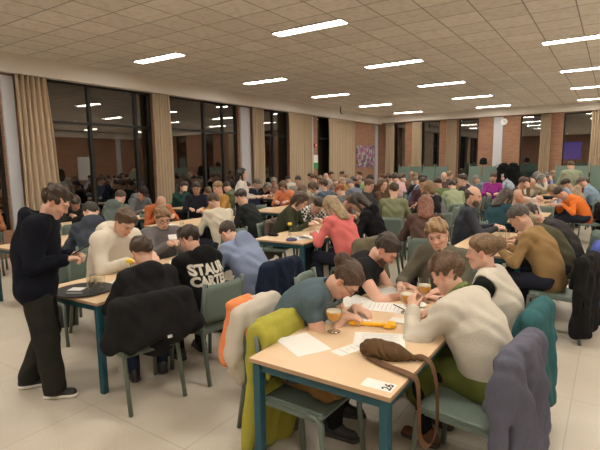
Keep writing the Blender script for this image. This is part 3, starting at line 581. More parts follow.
wall('left', XW, YB, YW, WL, Z0, ZT); wall('back', YW, XW, XR, WB, 1.02, ZT)
wall('right', XR, YB, YW, [], 0, 0); wall('front', YB, XW, XR, [], 0, 0)
wn = 0
def window(side, a, c, z0, z1, mulls, trans):
    global wn; wn += 1; b = MB(); fr = .05
    def bar(u0, u1, v0, v1, d=.05, off=.12):
        if side == 'left': b.box((XW-off, (u0+u1)/2, (v0+v1)/2), (d, (u1-u0)/2, (v1-v0)/2))
        else: b.box(((u0+u1)/2, YW+off, (v0+v1)/2), ((u1-u0)/2, d, (v1-v0)/2))
    bar(a, a+fr, z0, z1); bar(c-fr, c, z0, z1); bar(a, c, z1-fr, z1); bar(a, c, z0, z0+fr)
    for u in mulls: bar(u-.035, u+.035, z0, z1)
    for v in trans: bar(a, c, v-.03, v+.03)
    o = b.build('window_%d' % wn, FRAME); o['kind'] = 'structure'
    g = MB()
    if side == 'left': g.box((XW-.12, (a+c)/2, (z0+z1)/2), (.006, (c-a)/2-.02, (z1-z0)/2-.02))
    else: g.box(((a+c)/2, YW+.12, (z0+z1)/2), ((c-a)/2-.02, .006, (z1-z0)/2-.02))
    g.build('glass_pane', GLASS, o)
for i, (a, c) in enumerate(WL): window('left', a, c, Z0, ZT, [[3.0], [6.28, 7.5], [9.81, 10.6], [13.1], []][i], [2.70])
for a, c in WB: window('back', a, c, 1.02, ZT, [], [])
# bulkheads above the windows, white columns, sill ledges
struct('trim_1', (XW+.10, (YB+YW)/2, (3.54+ZC)/2), (.10, (YW-YB)/2, (ZC-3.54)/2), PLAST); struct('trim_2', ((XW+XR)/2+.1, YW-.09, (3.60+ZC)/2), ((XR-XW)/2-.1, .09, (ZC-3.60)/2), PLAST)
k = 3
for y0, y1, d in ((4.42, 4.64, .05), (11.27, 11.72, .05), (15.32, 15.52, .04), (21.2, 21.5, .05)):
    struct('trim_%d' % k, (XW+d/2+.001, (y0+y1)/2, 1.75), (d/2, (y1-y0)/2, 1.75), WHITE); k += 1
struct('trim_%d' % k, (-4.18, YW-.04, 1.78), (.18, .04, 1.78), WHITE); k += 1
struct('trim_%d' % k, (-6.2, YW-.23, .45), (3.2, .12, .45), mat('ledge', (.42, .34, .24), .8)); k += 1
for yy in (3.0, 11.5, 20.0): struct('trim_%d' % k, (XR-.03, yy, 1.93), (.03, .17, 1.93), WHITE); k += 1
struct('trim_%d' % k, (XR-.09, (YB+YW)/2, 3.68), (.09, (YW-YB)/2, .18), PLAST); k += 1
tag(MB().box((XR-.021, 17.5, 1.55), (.02, .50, .73), bev=.01).build('whiteboard', mat('whiteboard', (.7, .7, .68), .4)), 'white notice board on the brick wall opposite the tall windows', 'board')
# curtains
CURT = mat('curtain', (.47, .37, .26), .95, .2, 40, .12)
def curtain(side, a, c, zb, label, amp=.058, flare=0, seed=0):
    rnd = random.Random(seed); n = max(6, int((c-a)/.13)); seg = n*10; ph = [rnd.uniform(.7, 1.3) for _ in range(n+2)]
    b = MB(); rows = []
    for iz, z in enumerate(np.linspace(3.56, zb, 14)):
        row = []; t = iz/13
        for i in range(seg+1):
            u = i/seg; s = u*n; kk = int(s); d = amp*(1-.25*t)*ph[kk]*math.sin(2*PI*s+.5*math.sin(3*t+kk)); pos = a+(c-a)*u+flare*t*(u) + .012*math.sin(5*t+kk); off = .10+d+.02
            row.append(b.b.verts.new((XW+off, pos, z) if side == 'left' else (pos, YW-off-.02, z)))
        rows.append(row)
    for A, B in zip(rows, rows[1:]):
        for i in range(seg): b.b.faces.new((A[i], A[i+1], B[i+1], B[i]))
    me = b.me('curtain', True); o = link('curtain', me, CURT); sm = o.modifiers.new('s', 'SOLIDIFY'); sm.thickness = .006
    tag(o, label, 'curtain', 'beige curtains along the windows')
for i, (a, c, fl, lab) in enumerate(((4.64, 5.26, .12, 'beige floor-length curtain left of the large double window, nearest the camera'), (7.86, 8.42, .0, 'beige curtain between the two large dark windows'),
        (11.74, 12.32, 0, 'narrow beige curtain right of the wide white wall column'), (13.75, 15.3, 0, 'wide beige curtain left of the green and white notice'), (16.55, 18.85, 0, 'widest beige curtain, left of the purple wall poster'))):
    curtain('left', a, c, .08, lab, flare=fl, seed=i)
for i, (a, c, lab) in enumerate(((-9.28, -8.85, 'beige curtain in the far left corner of the back wall'), (-7.95, -7.5, 'beige curtain beside the second back window from the corner'), (-6.35, -5.9, 'beige curtain left of the third back window from the corner'),
        (-2.55, -2.18, 'beige curtain just right of the column on the back wall'), (-.80, -.25, 'beige curtain at the right edge beside the window with the blue sign'))):
    curtain('back', a, c, .95, lab, seed=i+9)
# outside: lit blue sign beyond the back window
em, n_, l_, p_ = nt('blue_sign'); p_.inputs['Base Color'].default_value = (.01, .02, .1, 1); p_.inputs['Emission Color'].default_value = (.005, .05, .6, 1); p_.inputs['Emission Strength'].default_value = .5
t = empty('lit_sign', (-1.83, 27, -.2)); tag(t, 'blue lit sign outside beyond the right back window', 'sign'); MB().box((.05, 0, 2.35), (.42, .04, .42)).build('sign_panel', em, t); MB().box((0, .08, .98), (.05, .04, .98)).build('post', FRAME, t)
struct('ground', (0, 30, -.3), (30, 20, .1), mat('asphalt', (.03, .03, .03), .9)); struct('ground_left', (-20, 8, -.3), (9, 20, .1), mat('asphalt', (.03, .03, .03), .9))
# wall objects
def collage():
    m, n, l, p = nt('collage'); tc = n.new('ShaderNodeTexCoord'); v = n.new('ShaderNodeTexVoronoi'); v.inputs['Scale'].default_value = 7; l.new(tc.outputs['Object'], v.inputs['Vector'])
    cr = n.new('ShaderNodeValToRGB'); cr.color_ramp.interpolation = 'CONSTANT'; E = cr.color_ramp.elements; E[0].color = (.34, .13, .20, 1); E[1].position = .85; E[1].color = (.35, .38, .30, 1)
    for ps, c in ((.2, (.15, .08, .22, 1)), (.38, (.40, .34, .34, 1)), (.52, (.08, .08, .09, 1)), (.68, (.27, .13, .25, 1))): e = E.new(ps); e.color = c
    sx = n.new('ShaderNodeSeparateXYZ'); l.new(v.outputs['Color'], sx.inputs[0]); l.new(sx.outputs[0], cr.inputs[0]); l.new(cr.outputs[0], p.inputs['Base Color']); p.inputs['Roughness'].default_value = .6; return m
tag(MB().box((XW+.02, 20.2, 2.0), (.015, .95, .50)).build('wall_poster', collage()), 'square pink and purple collage poster on the brick wall by the far corner', 'poster')
nb = empty('notice', (XW+.02, 15.70, 1.77)); tag(nb, 'green and white paper notice on the brick strip beside the white pillar', 'notice')
MB().box((0, 0, .13), (.008, .16, .15)).build('white_sheet', mat('paper', (.75, .74, .70), .8), nb); MB().box((.002, 0, -.14), (.008, .17, .12)).build('green_sheet', mat('green_paper', (.06, .30, .08), .7), nb)
fa = empty('alarm', (XW+.05, 15.62, 2.42)); tag(fa, 'small red fire alarm box on the wall above the green notice', 'alarm'); MB().box((0, 0, 0), (.04, .07, .07), bev=.012).build('box', mat('alarm_red', (.6, .04, .02), .4), fa); MB().box((.045, 0, 0), (.004, .03, .03)).build('button', PLAST, fa)
ck = empty('wall_clock', (-3.95, YW-.11, 3.34)); tag(ck, 'round white wall clock beside the white column on the back wall', 'clock'); b = MB(); b.lathe([(0, 0), (.13, 0), (.14, .02), (.13, .05), (0, .05)], seg=28); o = b.build('casing', mat('clock_white', (.7, .7, .68), .4), ck); o.rotation_euler = (PI/2, 0, 0); o.location = (0, .03, 0)
o = MB().box((0, -.024, .04), (.006, .002, .05)).build('hand', FRAME, ck); o = MB().box((.03, -.024, 0), (.04, .002, .006)).build('hand', FRAME, ck)
tag(MB().tube([(-9.0, 16.4, ZC), (-9.0, 16.4, ZC-.22), (-9.0, 16.5, ZC-.26)], .022, 8).build('ceiling_hook', FRAME), 'small dark hook hanging from the ceiling near the widest curtain', 'hook')
# ceiling lamps
LM, n_, l_, p_ = nt('lamp_panel'); p_.inputs['Base Color'].default_value = (.8, .8, .8, 1); p_.inputs['Emission Color'].default_value = (*LAMPCOL, 1); p_.inputs['Emission Strength'].default_value = LAMP
lf = MB(); lf.box((0, .125, 0), (.65, .008, .012)).box((0, -.125, 0), (.65, .008, .012)).box((.642, 0, 0), (.008, .13, .012)).box((-.642, 0, 0), (.008, .13, .012)); LFM = lf.me('lamp_frame'); LFM.materials.append(mat('lamp_frame', (.6, .58, .54), .5))
LPM = MB().box((0, 0, .002), (.634, .117, .006)).me('diffuser'); LPM.materials.append(LM)
cols = ['outer left column', 'second column from the windows', 'third column from the windows', 'fourth column', 'fifth column']; ordn = ['sixth row back', 'fifth row behind the camera', 'row above the camera', 'nearest row', 'second row', 'third row', 'fourth row', 'fifth row', 'sixth row']
for i in range(5):
    for j in range(8):
        x, y = -7.70+i*3.56, -3.75+j*3.42
        if j == 7: y = 20.2
        t = empty('ceiling_lamp', (x, y, ZC-.012)); tag(t, 'recessed ceiling light panel in the %s from the window wall, %s along the hall' % (['first', 'second', 'third', 'fourth', 'fifth'][i], ['first', 'second', 'third', 'fourth', 'fifth', 'sixth', 'seventh', 'last'][j]), 'ceiling light', 'ceiling light panels')
        link('lamp_frame', LFM, None, t); link('diffuser', LPM, None, t)
# ------------------------------------------------------------------ furniture
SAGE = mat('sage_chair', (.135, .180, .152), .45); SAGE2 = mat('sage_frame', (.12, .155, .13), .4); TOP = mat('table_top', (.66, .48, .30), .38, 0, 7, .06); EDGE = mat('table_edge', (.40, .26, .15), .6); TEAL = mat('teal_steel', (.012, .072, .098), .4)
def panel(w0, w1, zs, ys, th, rows=6, nx=10, curve=.03):
    b = MB(); F = []; Bk = []
    for i in range(rows+1):
        t = i/rows; z = zs[0]+(zs[1]-zs[0])*t; y = ys[0]+(ys[1]-ys[0])*t; wd = w0+(w1-w0)*t; cr = 0
        if t > .8: cr = (1-math.sqrt(max(0, 1-((t-.8)/.2)**2)))*.05
        if t < .12: cr = (1-math.sqrt(max(0, 1-((.12-t)/.12)**2)))*.03
        A = []; Cc = []
        for j in range(nx+1):
            u = j/nx*2-1; yy = y-curve*(1-u*u); A.append(b.b.verts.new((u*(wd-cr), yy, z))); Cc.append(b.b.verts.new((u*(wd-cr), yy-th, z)))
        F.append(A); Bk.append(Cc)
    for i in range(rows):
        for j in range(nx):
            b.b.faces.new((F[i][j], F[i][j+1], F[i+1][j+1], F[i+1][j])); b.b.faces.new((Bk[i][j+1], Bk[i][j], Bk[i+1][j], Bk[i+1][j+1]))
        b.b.faces.new((F[i][0], F[i+1][0], Bk[i+1][0], Bk[i][0])); b.b.faces.new((F[i+1][nx], F[i][nx], Bk[i][nx], Bk[i+1][nx]))
    for j in range(nx):
        b.b.faces.new((F[0][j+1], F[0][j], Bk[0][j], Bk[0][j+1])); b.b.faces.new((F[rows][j], F[rows][j+1], Bk[rows][j+1], Bk[rows][j]))
    return b
def strip(pts, w=.017, d=.010): b = MB(); b.tube(pts, [w]*len(pts), 8); return b
CM = {}
def cm():
    CM['seat'] = MB().box((0, .0, .437), (.205, .205, .012), bev=.02).me('seat', False)
    CM['backrest'] = panel(.195, .205, (.50, .83), (-.215, -.262), .012).me('backrest', True)
    for s, nm in ((1, 'r'), (-1, 'l')):
        CM['f'+nm] = strip([(s*.215, .23, 0), (s*.205, .195, .40), (s*.203, .16, .428), (s*.203, .10, .43)]).me('leg', True)
        CM['b'+nm] = strip([(s*.215, -.29, 0), (s*.208, -.215, .43), (s*.205, -.225, .60), (s*.20, -.262, .845)]).me('leg', True)
    CM['frame'] = MB().box((.203, -.03, .418), (.012, .18, .012)).box((-.203, -.03, .418), (.012, .18, .012)).box((0, -.2, .418), (.2, .012, .012)).me('seat_frame')
    for k, m in CM.items(): m.materials.append(SAGE if k in ('seat', 'backrest') else SAGE2)
cm()
def chair(x, y, th, label, group='sage green chairs around the tables'):
    t = empty('chair', (x, y, 0), th); tag(t, label, 'chair', group)
    link('seat', CM['seat'], None, t); link('backrest', CM['backrest'], None, t); link('seat_frame', CM['frame'], None, t)
    for k_ in ('fr', 'fl', 'br', 'bl'): link('leg', CM[k_], None, t)
    return t
TM = {}
def tables_mesh():
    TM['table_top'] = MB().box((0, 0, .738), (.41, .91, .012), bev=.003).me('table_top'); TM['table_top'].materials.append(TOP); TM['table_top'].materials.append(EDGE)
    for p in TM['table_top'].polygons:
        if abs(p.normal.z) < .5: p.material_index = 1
    TM['apron'] = MB().box((0, .87, .70), (.37, .012, .026)).box((0, -.87, .70), (.37, .012, .026)).box((.375, 0, .70), (.012, .86, .026)).box((-.375, 0, .70), (.012, .86, .026)).me('apron')
    for i, (sx, sy) in enumerate(((1, 1), (1, -1), (-1, 1), (-1, -1))): TM['leg%d' % i] = MB().box((sx*.372, sy*.872, .363), (.024, .024, .363), bev=.005).me('leg')
    for k_ in TM:
        if k_ != 'table_top': TM[k_].materials.append(TEAL)
tables_mesh()
def table(x, y, rot, label):
    t = empty('table', (x, y, 0), rot); tag(t, label, 'table', 'beige tables with teal frames')
    for k_ in TM: link(k_ if k_[:3] != 'leg' else 'leg', TM[k_], None, t)
TL_ = dict(A1='beige table with number card and brown bag, nearest the camera', B1='beige table with the round black tray, beside the standing man', C1='beige table end showing between standing man and cream hoodie', D1='beige table with yellow flower by the first large window', C2='beige table in front of the bald man in rust orange jumper',
    D2='beige table by the second large window behind the striped black jacket', B2='beige table with a yellow flower and blue purse, left of the coral pink jumper', C3='beige table in front of the person in orange cardigan', D3='table near the wide white column by the windows', C4='table mid hall behind the white-haired man in light blue',
    D4='table by the wide beige curtain near the green notice', C5='far table in front of the corner poster', B3='beige table with green vase, left of the olive green jumper', B4='far table left of the moss green jumper', B5='far table before the left row of stacked chairs', A2='beige table at right with two empty glasses, before the tan jumper man',
    A3='beige table behind it where the teal jumper person sits', A4='table at right where the man in white shirt sits', A5='farthest table on the right before the green-shirted standing man')
for k_, (x, y) in TABLES.items(): table(x, y, {'B1': .05, 'B2': .03, 'C1': .06}.get(k_, 0.0), TL_[k_])
# jackets draped over chair backs
def jacket(th, x, y, col, label, drop=.30, wide=.26, seed=0, sl=(1, 1), vox=.012, amp=.012, name='jacket', top=.86, dx=0, puff=0, second=None):
    f = Field()
    f.cap((-wide+.06, -.262, top-.035), (wide-.06, -.262, top-.035), .045, k=.02)                     # over the top rail
    n = 15
    for i in range(n):                                                                             # outer fall behind the back
        u = (i/(n-1)*2-1); bow = .02*(1-u*u); f.cap((u*(wide-.04), -.285-bow*.5, top-.06), (u*(wide+.02)+dx, -.315-bow-.010*math.sin(i*1.3+seed), drop+.035*math.sin(i*.8+seed)), .026+puff, .030+puff, k=.05)
        f.cap((u*(wide-.05), -.215, top-.06), (u*(wide-.05), -.185, .56), .016, .016, k=.03)
    for i, s in enumerate((-1, 1)):
        if sl[i]: f.cap((s*(wide-.01), -.27, top-.06), (s*(wide+.045), -.27, top-.30), .050+puff, .048+puff, k=.05); f.cap((s*(wide+.045), -.27, top-.30), (s*(wide+.02), -.25, max(.12, drop-.04)), .048+puff, .042+puff, k=.03)
    f.cap((-.10, -.30, top-.02), (.10, -.30, top-.02), .035, k=.02)
    f.disp(folds(amp, 1.0, seed, vert=True)); f.disp(folds(.004, 1.2, seed))
    o = link(name, f.mesh(name, vox), None, None, (x, y, 0), th); setmat(o, cloth(col)); tag(o, label, name, None)
    return o
# stacked chairs in front of the back wall (one mesh each, too far to show parts)
b = MB(); b.box((0, 0, .437), (.205, .205, .012)); b.tube([(.21, .22, 0), (.203, .19, .42)], .016, 5).tube([(-.21, .22, 0), (-.203, .19, .42)], .016, 5)
b.tube([(.215, -.29, 0), (.208, -.215, .43), (.20, -.26, .93)], .016, 5).tube([(-.215, -.29, 0), (-.208, -.215, .43), (-.20, -.26, .93)], .016, 5); b.box((0, -.258, .68), (.20, .01, .17))
STK = b.me('stacked_chair'); STK.materials.append(mat('pale_sage', (.20, .30, .26), .45))
for gname, x0, nst, y0 in (('left', -6.55, 4, 17.05), ('middle', -3.95, 3, 17.0), ('right', -1.30, 3, 17.0)):
    for s in range(nst):
        for kz in range(9):
            o = link('stacked_chair', STK, None, None, (x0+s*.47, y0+kz*.012, kz*.088), 0)
            tag(o, '%s cluster of stacked chairs, %s stack, chair %s' % (gname, ['first', 'second', 'third', 'fourth'][s], ['at the very bottom', 'second from bottom', 'third from bottom', 'fourth from bottom', 'in the middle', 'fourth from top', 'third from top', 'second from top', 'at the very top'][kz]), 'chair', 'stacked sage green chairs at the back')
# ------------------------------------------------------------------ far and middle crowd
POSES = {
 'U': pose(lean=.10, pitch=.35), 'L1': pose(lean=.42, pitch=.75, rw=(.10, .46, .79), lw=(-.16, .44, .79), rc=.9), 'L2': pose(lean=.68, pitch=1.0, bend=1.3, rw=(.08, .50, .79), lw=(-.2, .46, .79), rc=.9),
 'CH': pose(lean=.38, pitch=.45, rw=(.07, .40, 1.06), rd=(-.3, -.3, 1), rn=(-.5, -1, 0), rh=(.5, .2, -1), lw=(-.15, .44, .79)), 'TL': pose(lean=.10, pitch=.15, yaw=.5), 'TR': pose(lean=.15, pitch=.15, yaw=-.35)}
CHECK, n_, l_, p_ = nt('checked_cloth'); k_ = n_.new('ShaderNodeTexChecker'); k_.inputs['Scale'].default_value = 26; k_.inputs[1].default_value = (.02, .02, .02, 1); k_.inputs[2].default_value = (.6, .58, .55, 1); c_ = n_.new('ShaderNodeTexCoord'); l_.new(c_.outputs['Object'], k_.inputs[0]); l_.new(k_.outputs[0], p_.inputs['Base Color']); p_.inputs['Roughness'].default_value = .9
LEG = {'m': (.02, .022, .035), 'd': (.03, .028, .028), 'c': (.03, .03, .03)}
SK = [(.62, .39, .29), (.56, .34, .245), (.66, .43, .33), (.52, .31, .22)]
for i, (x, y, ps, th, hs, hc, tp, tc_, lg, op, ds) in enumerate(CROWD):
    d = math.hypot(x, y); vox = .012 if d < 8 else (.016 if d < 11 else .021); th = math.radians(th); rs = random.Random(i)
    hs2 = {'none': None, 'short': 'short', 'grey': 'grey'}.get(hs, hs)
    if 'checked' in ds: tc_ = CHECK
    st = tp if tp in ('hoodie', 'sweater', 'shirt', 'coat') else 'sweater'
    person(POSES[ps], (x, y), th, vox, ds, SK[i % 4], hs2, hc, st, tc_, LEG[lg], 'seated crowd in the hall', key=ps, glasses=op == 'G', beard=hc if op == 'B' else None, scale=1.045+.03*rs.random(), seed=1, topkw=dict(amp=.007))
    dd = ds.replace('person ', 'person ')
    chair(x+.06*math.sin(th), y-.06*math.cos(th), th, 'chair under the ' + ds)
# woman standing by the column, man standing at the back
QS = pose(stand=True, lean=.05, pitch=.0, yaw=0, rw=(.16, .28, 1.12), lw=(-.16, .28, 1.12), rd=(-.6, 1, .2), ld=(.6, 1, .2))
p = at(237, 174, 1.56)
person(QS, (p.x+.1, p.y, 0), math.radians(-60), .018, 'standing woman in white blouse with long black hair near the white wall column', SK[2], 'long', (.02, .015, .012), 'shirt', (.62, .58, .52), (.03, .03, .03), key='QS', scale=.96)
QS2 = pose(stand=True, lean=.10, pitch=.5, rw=(.2, .25, 1.0), lw=(-.2, .25, 1.0))
person(QS2, (-.88, 14.0, 0), math.radians(20), .018, 'man standing with his back turned in pale grey-green jumper at right', SK[1], 'crop', (.14, .09, .05), 'sweater', (.26, .29, .20), (.03, .03, .04), key='QS2', scale=.99, fat=.02)
# ------------------------------------------------------------------ people near the camera
NV = .0065
def near(q, px, py, thd, label, sk, hair, hc, top, tc_, leg, key, sc=1.03, pos=None, **kw):
    th = math.radians(thd); pos = seat_at(px, py, q, th, scale=sc) if pos is None else Vector((*pos, 0))
    o = person(q, (pos.x, pos.y), th, NV, label, sk, hair, hc, top, tc_, leg, None, key, scale=sc, **kw)
    return o, pos, th
def behind(pos, th, off=.05): return pos.x+off*math.sin(th), pos.y-off*math.cos(th)
JEANS = (.025, .035, .07); BLK = (.012, .012, .014)
# F1
q1 = pose(lean=.64, pitch=1.0, bend=1.25, rw=(.06, .45, .80), lw=(-.16, .46, .79), rc=1.0, rd=(-.2, 1, 0), rh=(.9, -.5, -.8), width=1.08)
o, ps, th = near(q1, 350, 272, -80, 'woman with glasses in blue-grey T-shirt bending low to write at numbered table', (.66, .40, .29), 'bun', (.10, .055, .03), 'tee', (.085, .125, .145), BLK, 'F1', glasses=True, sc=1.0, fat=.02, pos=(-1.84, 2.56), brow=(.4, .28, .2))
c1 = (-1.74, 2.46, math.radians(-88)); chair(*c1, 'chair under the woman in blue-grey T-shirt')
jacket(c1[2], c1[0], c1[1], (.55, .50, .43), 'cream and orange jacket hung on chair of woman in blue-grey T-shirt', drop=.40, seed=2, wide=.22)
OR = jacket(c1[2], c1[0]+.0, c1[1], (.75, .25, .10), 'bright orange scarf lying over the cream jacket left of the bent woman', drop=.5, wide=.12, seed=5, sl=(0, 0), name='scarf', top=.875)
OR.location.x -= .03; OR.location.y -= .12
# F2
q2 = pose(lean=.50, pitch=.85, bend=1.25, rw=(.16, .60, .79), lw=(-.05, .52, .79), rc=1.1, rd=(-.1, 1, 0), rh=(.9, -.4, -.8), width=1.12)
o, ps, th = near(q2, 386, 250, -80, 'bearded man in black T-shirt leaning over papers and writing', (.66, .39, .29), 'short', (.05, .032, .022), 'tee', (.014, .014, .016), BLK, 'F2', beard=(.075, .042, .024), stub=(.42, .27, .19), sc=1.0, fat=.02, pos=(-1.84, 3.38))
chair(*behind(ps, th, .08), th, 'chair under the bearded man in black T-shirt')
# F3
q3 = pose(lean=.22, pitch=.30, roll=.22, yaw=.15, rw=(.22, .44, .79), lw=(-.10, .46, .79), rc=.8, rd=(-.5, 1, 0))
o, ps, th = near(q3, 440, 233, 178, 'smiling boy with tousled blond hair and dark olive overshirt facing the camera', (.70, .44, .33), 'boy', (.36, .22, .10), 'shirt', (.125, .115, .085), JEANS, 'F3', sc=1.0, fat=.02, pos=(-1.15, 3.97))
chair(*behind(ps, th, .08), th, 'chair under the smiling blond boy in dark olive overshirt')
# F4
q4 = pose(lean=.48, pitch=.45, bend=1.2, rw=(.10, .50, .80), lw=(-.16, .46, .90), lc=1.1, ld=(.6, .6, 1), ln=(1, 0, 0), lh=(-.8, .2, -1), width=1.06)
o, ps, th = near(q4, 441, 260, 76, 'person in beige jumper and olive skirt seen from behind at numbered table', (.66, .40, .30), 'curly', (.15, .085, .045), 'sweater', (.56, .52, .44), (.105, .125, .030), 'F4', shoec=(.14, .06, .03), sc=.97, fat=.022, skirt=True, pos=(-.52, 2.78))
f = Field(); f.frame(q4['Rt'], q4['N'])
for t in np.linspace(-PI, PI, 13)[:-1]:
    p_ = lambda u: (.070*math.sin(u), -.012-.060*math.cos(u), .040-.02*math.cos(u)*-1); f.cap(p_(t), p_(t+.53), .017, k=.01)
c_ = link('collar', f.mesh('collar', .008), None, o); setmat(c_, cloth((.16, .20, .07))); c_['label'] = 'olive green turned-up collar'
def tights(o, q):
    t = link('tights', trouser_field(q, -.010, False, 2).mesh('tights', .009), None, o); setmat(t, cloth((.014, .014, .016)))
tights(o, q4)
f4 = (-.60, 2.56, math.radians(82)); chair(*f4, 'chair under the person in beige jumper and olive skirt')
jacket(f4[2], f4[0], f4[1], (.105, .108, .145), 'grey-blue fleece hung on the chair nearest the camera at right', drop=.10, seed=1, amp=.026, wide=.245, vox=.010, top=.88)
# F5
q5 = pose(lean=.30, pitch=.15, yaw=.15, rw=(.10, .48, .80), lw=(-.10, .46, .80))
o, ps, th = near(q5, 482, 241, 88, 'woman in beige knitted vest over black sleeves with hair in messy bun', (.68, .42, .32), 'bun', (.22, .13, .065), 'sweater', (.014, .016, .014), BLK, 'F5', sc=.97, pos=(-.55, 3.42))
v = link('knitted_vest', top_field(q5, 'vest', .020, 1).mesh('vest', .008), None, o); setmat(v, cloth((.56, .52, .44))); v['label'] = 'beige knitted vest'
zm, n_, l_, p_ = nt('zebra'); wv = n_.new('ShaderNodeTexWave'); wv.inputs['Scale'].default_value = 14; wv.inputs['Distortion'].default_value = 6; wv.inputs['Detail'].default_value = 1; tc = n_.new('ShaderNodeTexCoord'); l_.new(tc.outputs['Object'], wv.inputs[0])
cr = n_.new('ShaderNodeValToRGB'); cr.color_ramp.interpolation = 'CONSTANT'; cr.color_ramp.elements[0].color = (.015, .013, .012, 1); cr.color_ramp.elements[1].position = .5; cr.color_ramp.elements[1].color = (.62, .56, .48, 1); l_.new(wv.outputs[0], cr.inputs[0]); l_.new(cr.outputs[0], p_.inputs['Base Color']); p_.inputs['Roughness'].default_value = .9
s_ = link('skirt', trouser_field(q5, .018, True, 5).mesh('skirt', .010), None, o); setmat(s_, zm); s_['label'] = 'black and white zebra-print skirt'; tights(o, q5)
f5 = (-.62, 3.30, math.radians(86)); chair(*f5, 'chair under the woman in beige knitted vest')
jacket(f5[2], f5[0], f5[1], (.035, .115, .125), 'teal jacket hung on chair behind the woman in zebra-print skirt', drop=.20, seed=3, amp=.022, wide=.25, vox=.010)
# L1
p1 = pose(lean=.42, pitch=.75, bend=1.2, rw=(.12, .50, .79), lw=(-.16, .48, .79), rd=(-.7, 1, 0), width=1.05)
o, ps, th = near(p1, 124, 229, -88, 'young man in cream hoodie looking down at left table', (.64, .40, .30), 'quiff', (.11, .065, .035), 'hoodie', (.60, .55, .46), BLK, 'L1', sc=1.09, fat=.022, tname='hoodie', pos=(-4.38, 2.86))
chair(*behind(ps, th, .10), th, 'chair under the young man in cream hoodie'); l1p = ps
# L2
p2 = pose(lean=.20, pitch=.45, rw=(.03, .46, .92), lw=(-.06, .46, .92), rd=(-.7, .7, .4), ld=(.7, .7, .4), rn=(-.6, 0, -.6), ln=(.6, 0, -.6), rc=1.1, lc=1.1)
o, ps, th = near(p2, 162, 220, -115, 'young man with glasses in grey jumper holding small cards up', (.66, .42, .31), 'boy', (.28, .17, .085), 'sweater', (.155, .145, .15), BLK, 'L2', glasses=True, sc=1.0, fat=.012, pos=(-4.43, 3.62))
chair(*behind(ps, th, .10), th, 'chair under the young man in grey jumper with glasses')
hp = ps + R2(th, (-.01, .50, 0)); cardm = MB().box((0, 0, 0), (.045, .002, .03), Matrix.Rotation(.6, 3, 'X')).build('playing_card', mat('paper', (.75, .74, .70), .8), None, (hp.x, hp.y, 1.0), th); tag(cardm, 'small white card held by the young man in grey jumper', 'card')
# L3
p3 = pose(lean=.32, pitch=.40, yaw=.25, rw=(.14, .44, .80), lw=(-.20, .42, .79), width=1.02)
o, ps, th = near(p3, 149, 254, 62, 'young man in black jacket with brown hair seen from behind', (.64, .38, .28), 'boy', (.075, .045, .025), 'hoodie', (.016, .016, .018), (.02, .03, .06), 'L3', sc=.94, fat=.015, tname='jacket', pos=(-2.90, 2.26))
l3 = (-3.00, 2.20, math.radians(76)); chair(*l3, 'chair under the young man in black jacket seen from behind')
PJ = jacket(l3[2], l3[0], l3[1], (.013, .013, .014), 'black puffer jacket slung low over the chair at left front', drop=.56, seed=4, puff=.016, wide=.27, top=.865, dx=.05)
MB().box((.06, -.405, .56), (.016, .004, .010)).build('logo_patch', mat('logo_white', (.7, .7, .7), .6), PJ)
# L4
p4 = pose(lean=.36, pitch=.45, yaw=.25, rw=(.14, .46, .80), lw=(-.14, .46, .80), width=1.02)
o, ps, th = near(p4, 204, 235, 76, 'young man in black hoodie with large white lettering on the back', (.62, .37, .27), 'quiff', (.04, .025, .017), 'hoodie', (.011, .011, .012), BLK, 'L4', sc=.97, fat=.015, pos=(-2.88, 2.84), stub=(.55, .38, .30), tname='hoodie', glasses=True)
l4 = (-2.88, 2.80, math.radians(84)); chair(*l4, 'chair under the young man in lettered black hoodie')
def back_text(o, lines, m, q):
    hd = [c for c in o.children if c.name.startswith(('hoodie', 'jacket'))][0]; me0 = hd.data; T = BVHTree.FromPolygons([v.co[:] for v in me0.vertices], [p.vertices[:] for p in me0.polygons])
    dg = bpy.context.evaluated_depsgraph_get()
    for txt, size, x0, z0, wt, sx in lines:
        cu = bpy.data.curves.new('t', 'FONT'); cu.body = txt; cu.size = size; cu.align_x = 'CENTER'; cu.offset = wt; cu.resolution_u = 3; to = bpy.data.objects.new('t', cu); COL.objects.link(to); dg.update()
        me = bpy.data.meshes.new_from_object(to.evaluated_get(dg)); bpy.data.objects.remove(to)
        b = bmesh.new(); b.from_mesh(me); bmesh.ops.triangulate(b, faces=b.faces[:])
        for _ in range(2): bmesh.ops.subdivide_edges(b, edges=[e for e in b.edges if e.calc_length() > .02], cuts=1); bmesh.ops.triangulate(b, faces=[f_ for f_ in b.faces if len(f_.verts) > 4])
        for v_ in b.verts:
            x, z = v_.co.x*sx+x0, v_.co.y+z0; h = T.ray_cast(Vector((x, -1.5, z)), Vector((0, 1, 0)))[0]; v_.co = Vector((x, (h.y if h else -.1)-.006, z))
        b.to_mesh(me); b.free(); me.materials.clear(); r = link('printed_lettering', me, m, hd)
back_text(o, [('STAUR', .118, .0, .885, .006, .95), ('CARTEL', .112, .0, .79, .006, .88), ('* * *', .05, .0, .745, .004, 1)], mat('print_white', (.62, .58, .50), .8), p4)
# L5
p5 = pose(lean=.66, pitch=.75, bend=1.2, rw=(.10, .50, .80), lw=(-.16, .50, .80), width=1.04)
o, ps, th = near(p5, 219, 223, 84, 'young man in light blue hoodie leaning far over the left table', (.62, .38, .28), 'crop', (.055, .034, .022), 'hoodie', (.235, .285, .42), (.02, .022, .03), 'L5', sc=1.0, fat=.02, tname='hoodie', pos=(-2.95, 3.62))
l5 = (*behind(ps, th, .06), th); chair(*l5, 'chair under the young man in light blue hoodie')
jacket(l5[2], l5[0], l5[1], (.012, .018, .038), 'navy jacket hung on chair of the young man in light blue hoodie', drop=.20, seed=6, wide=.25)
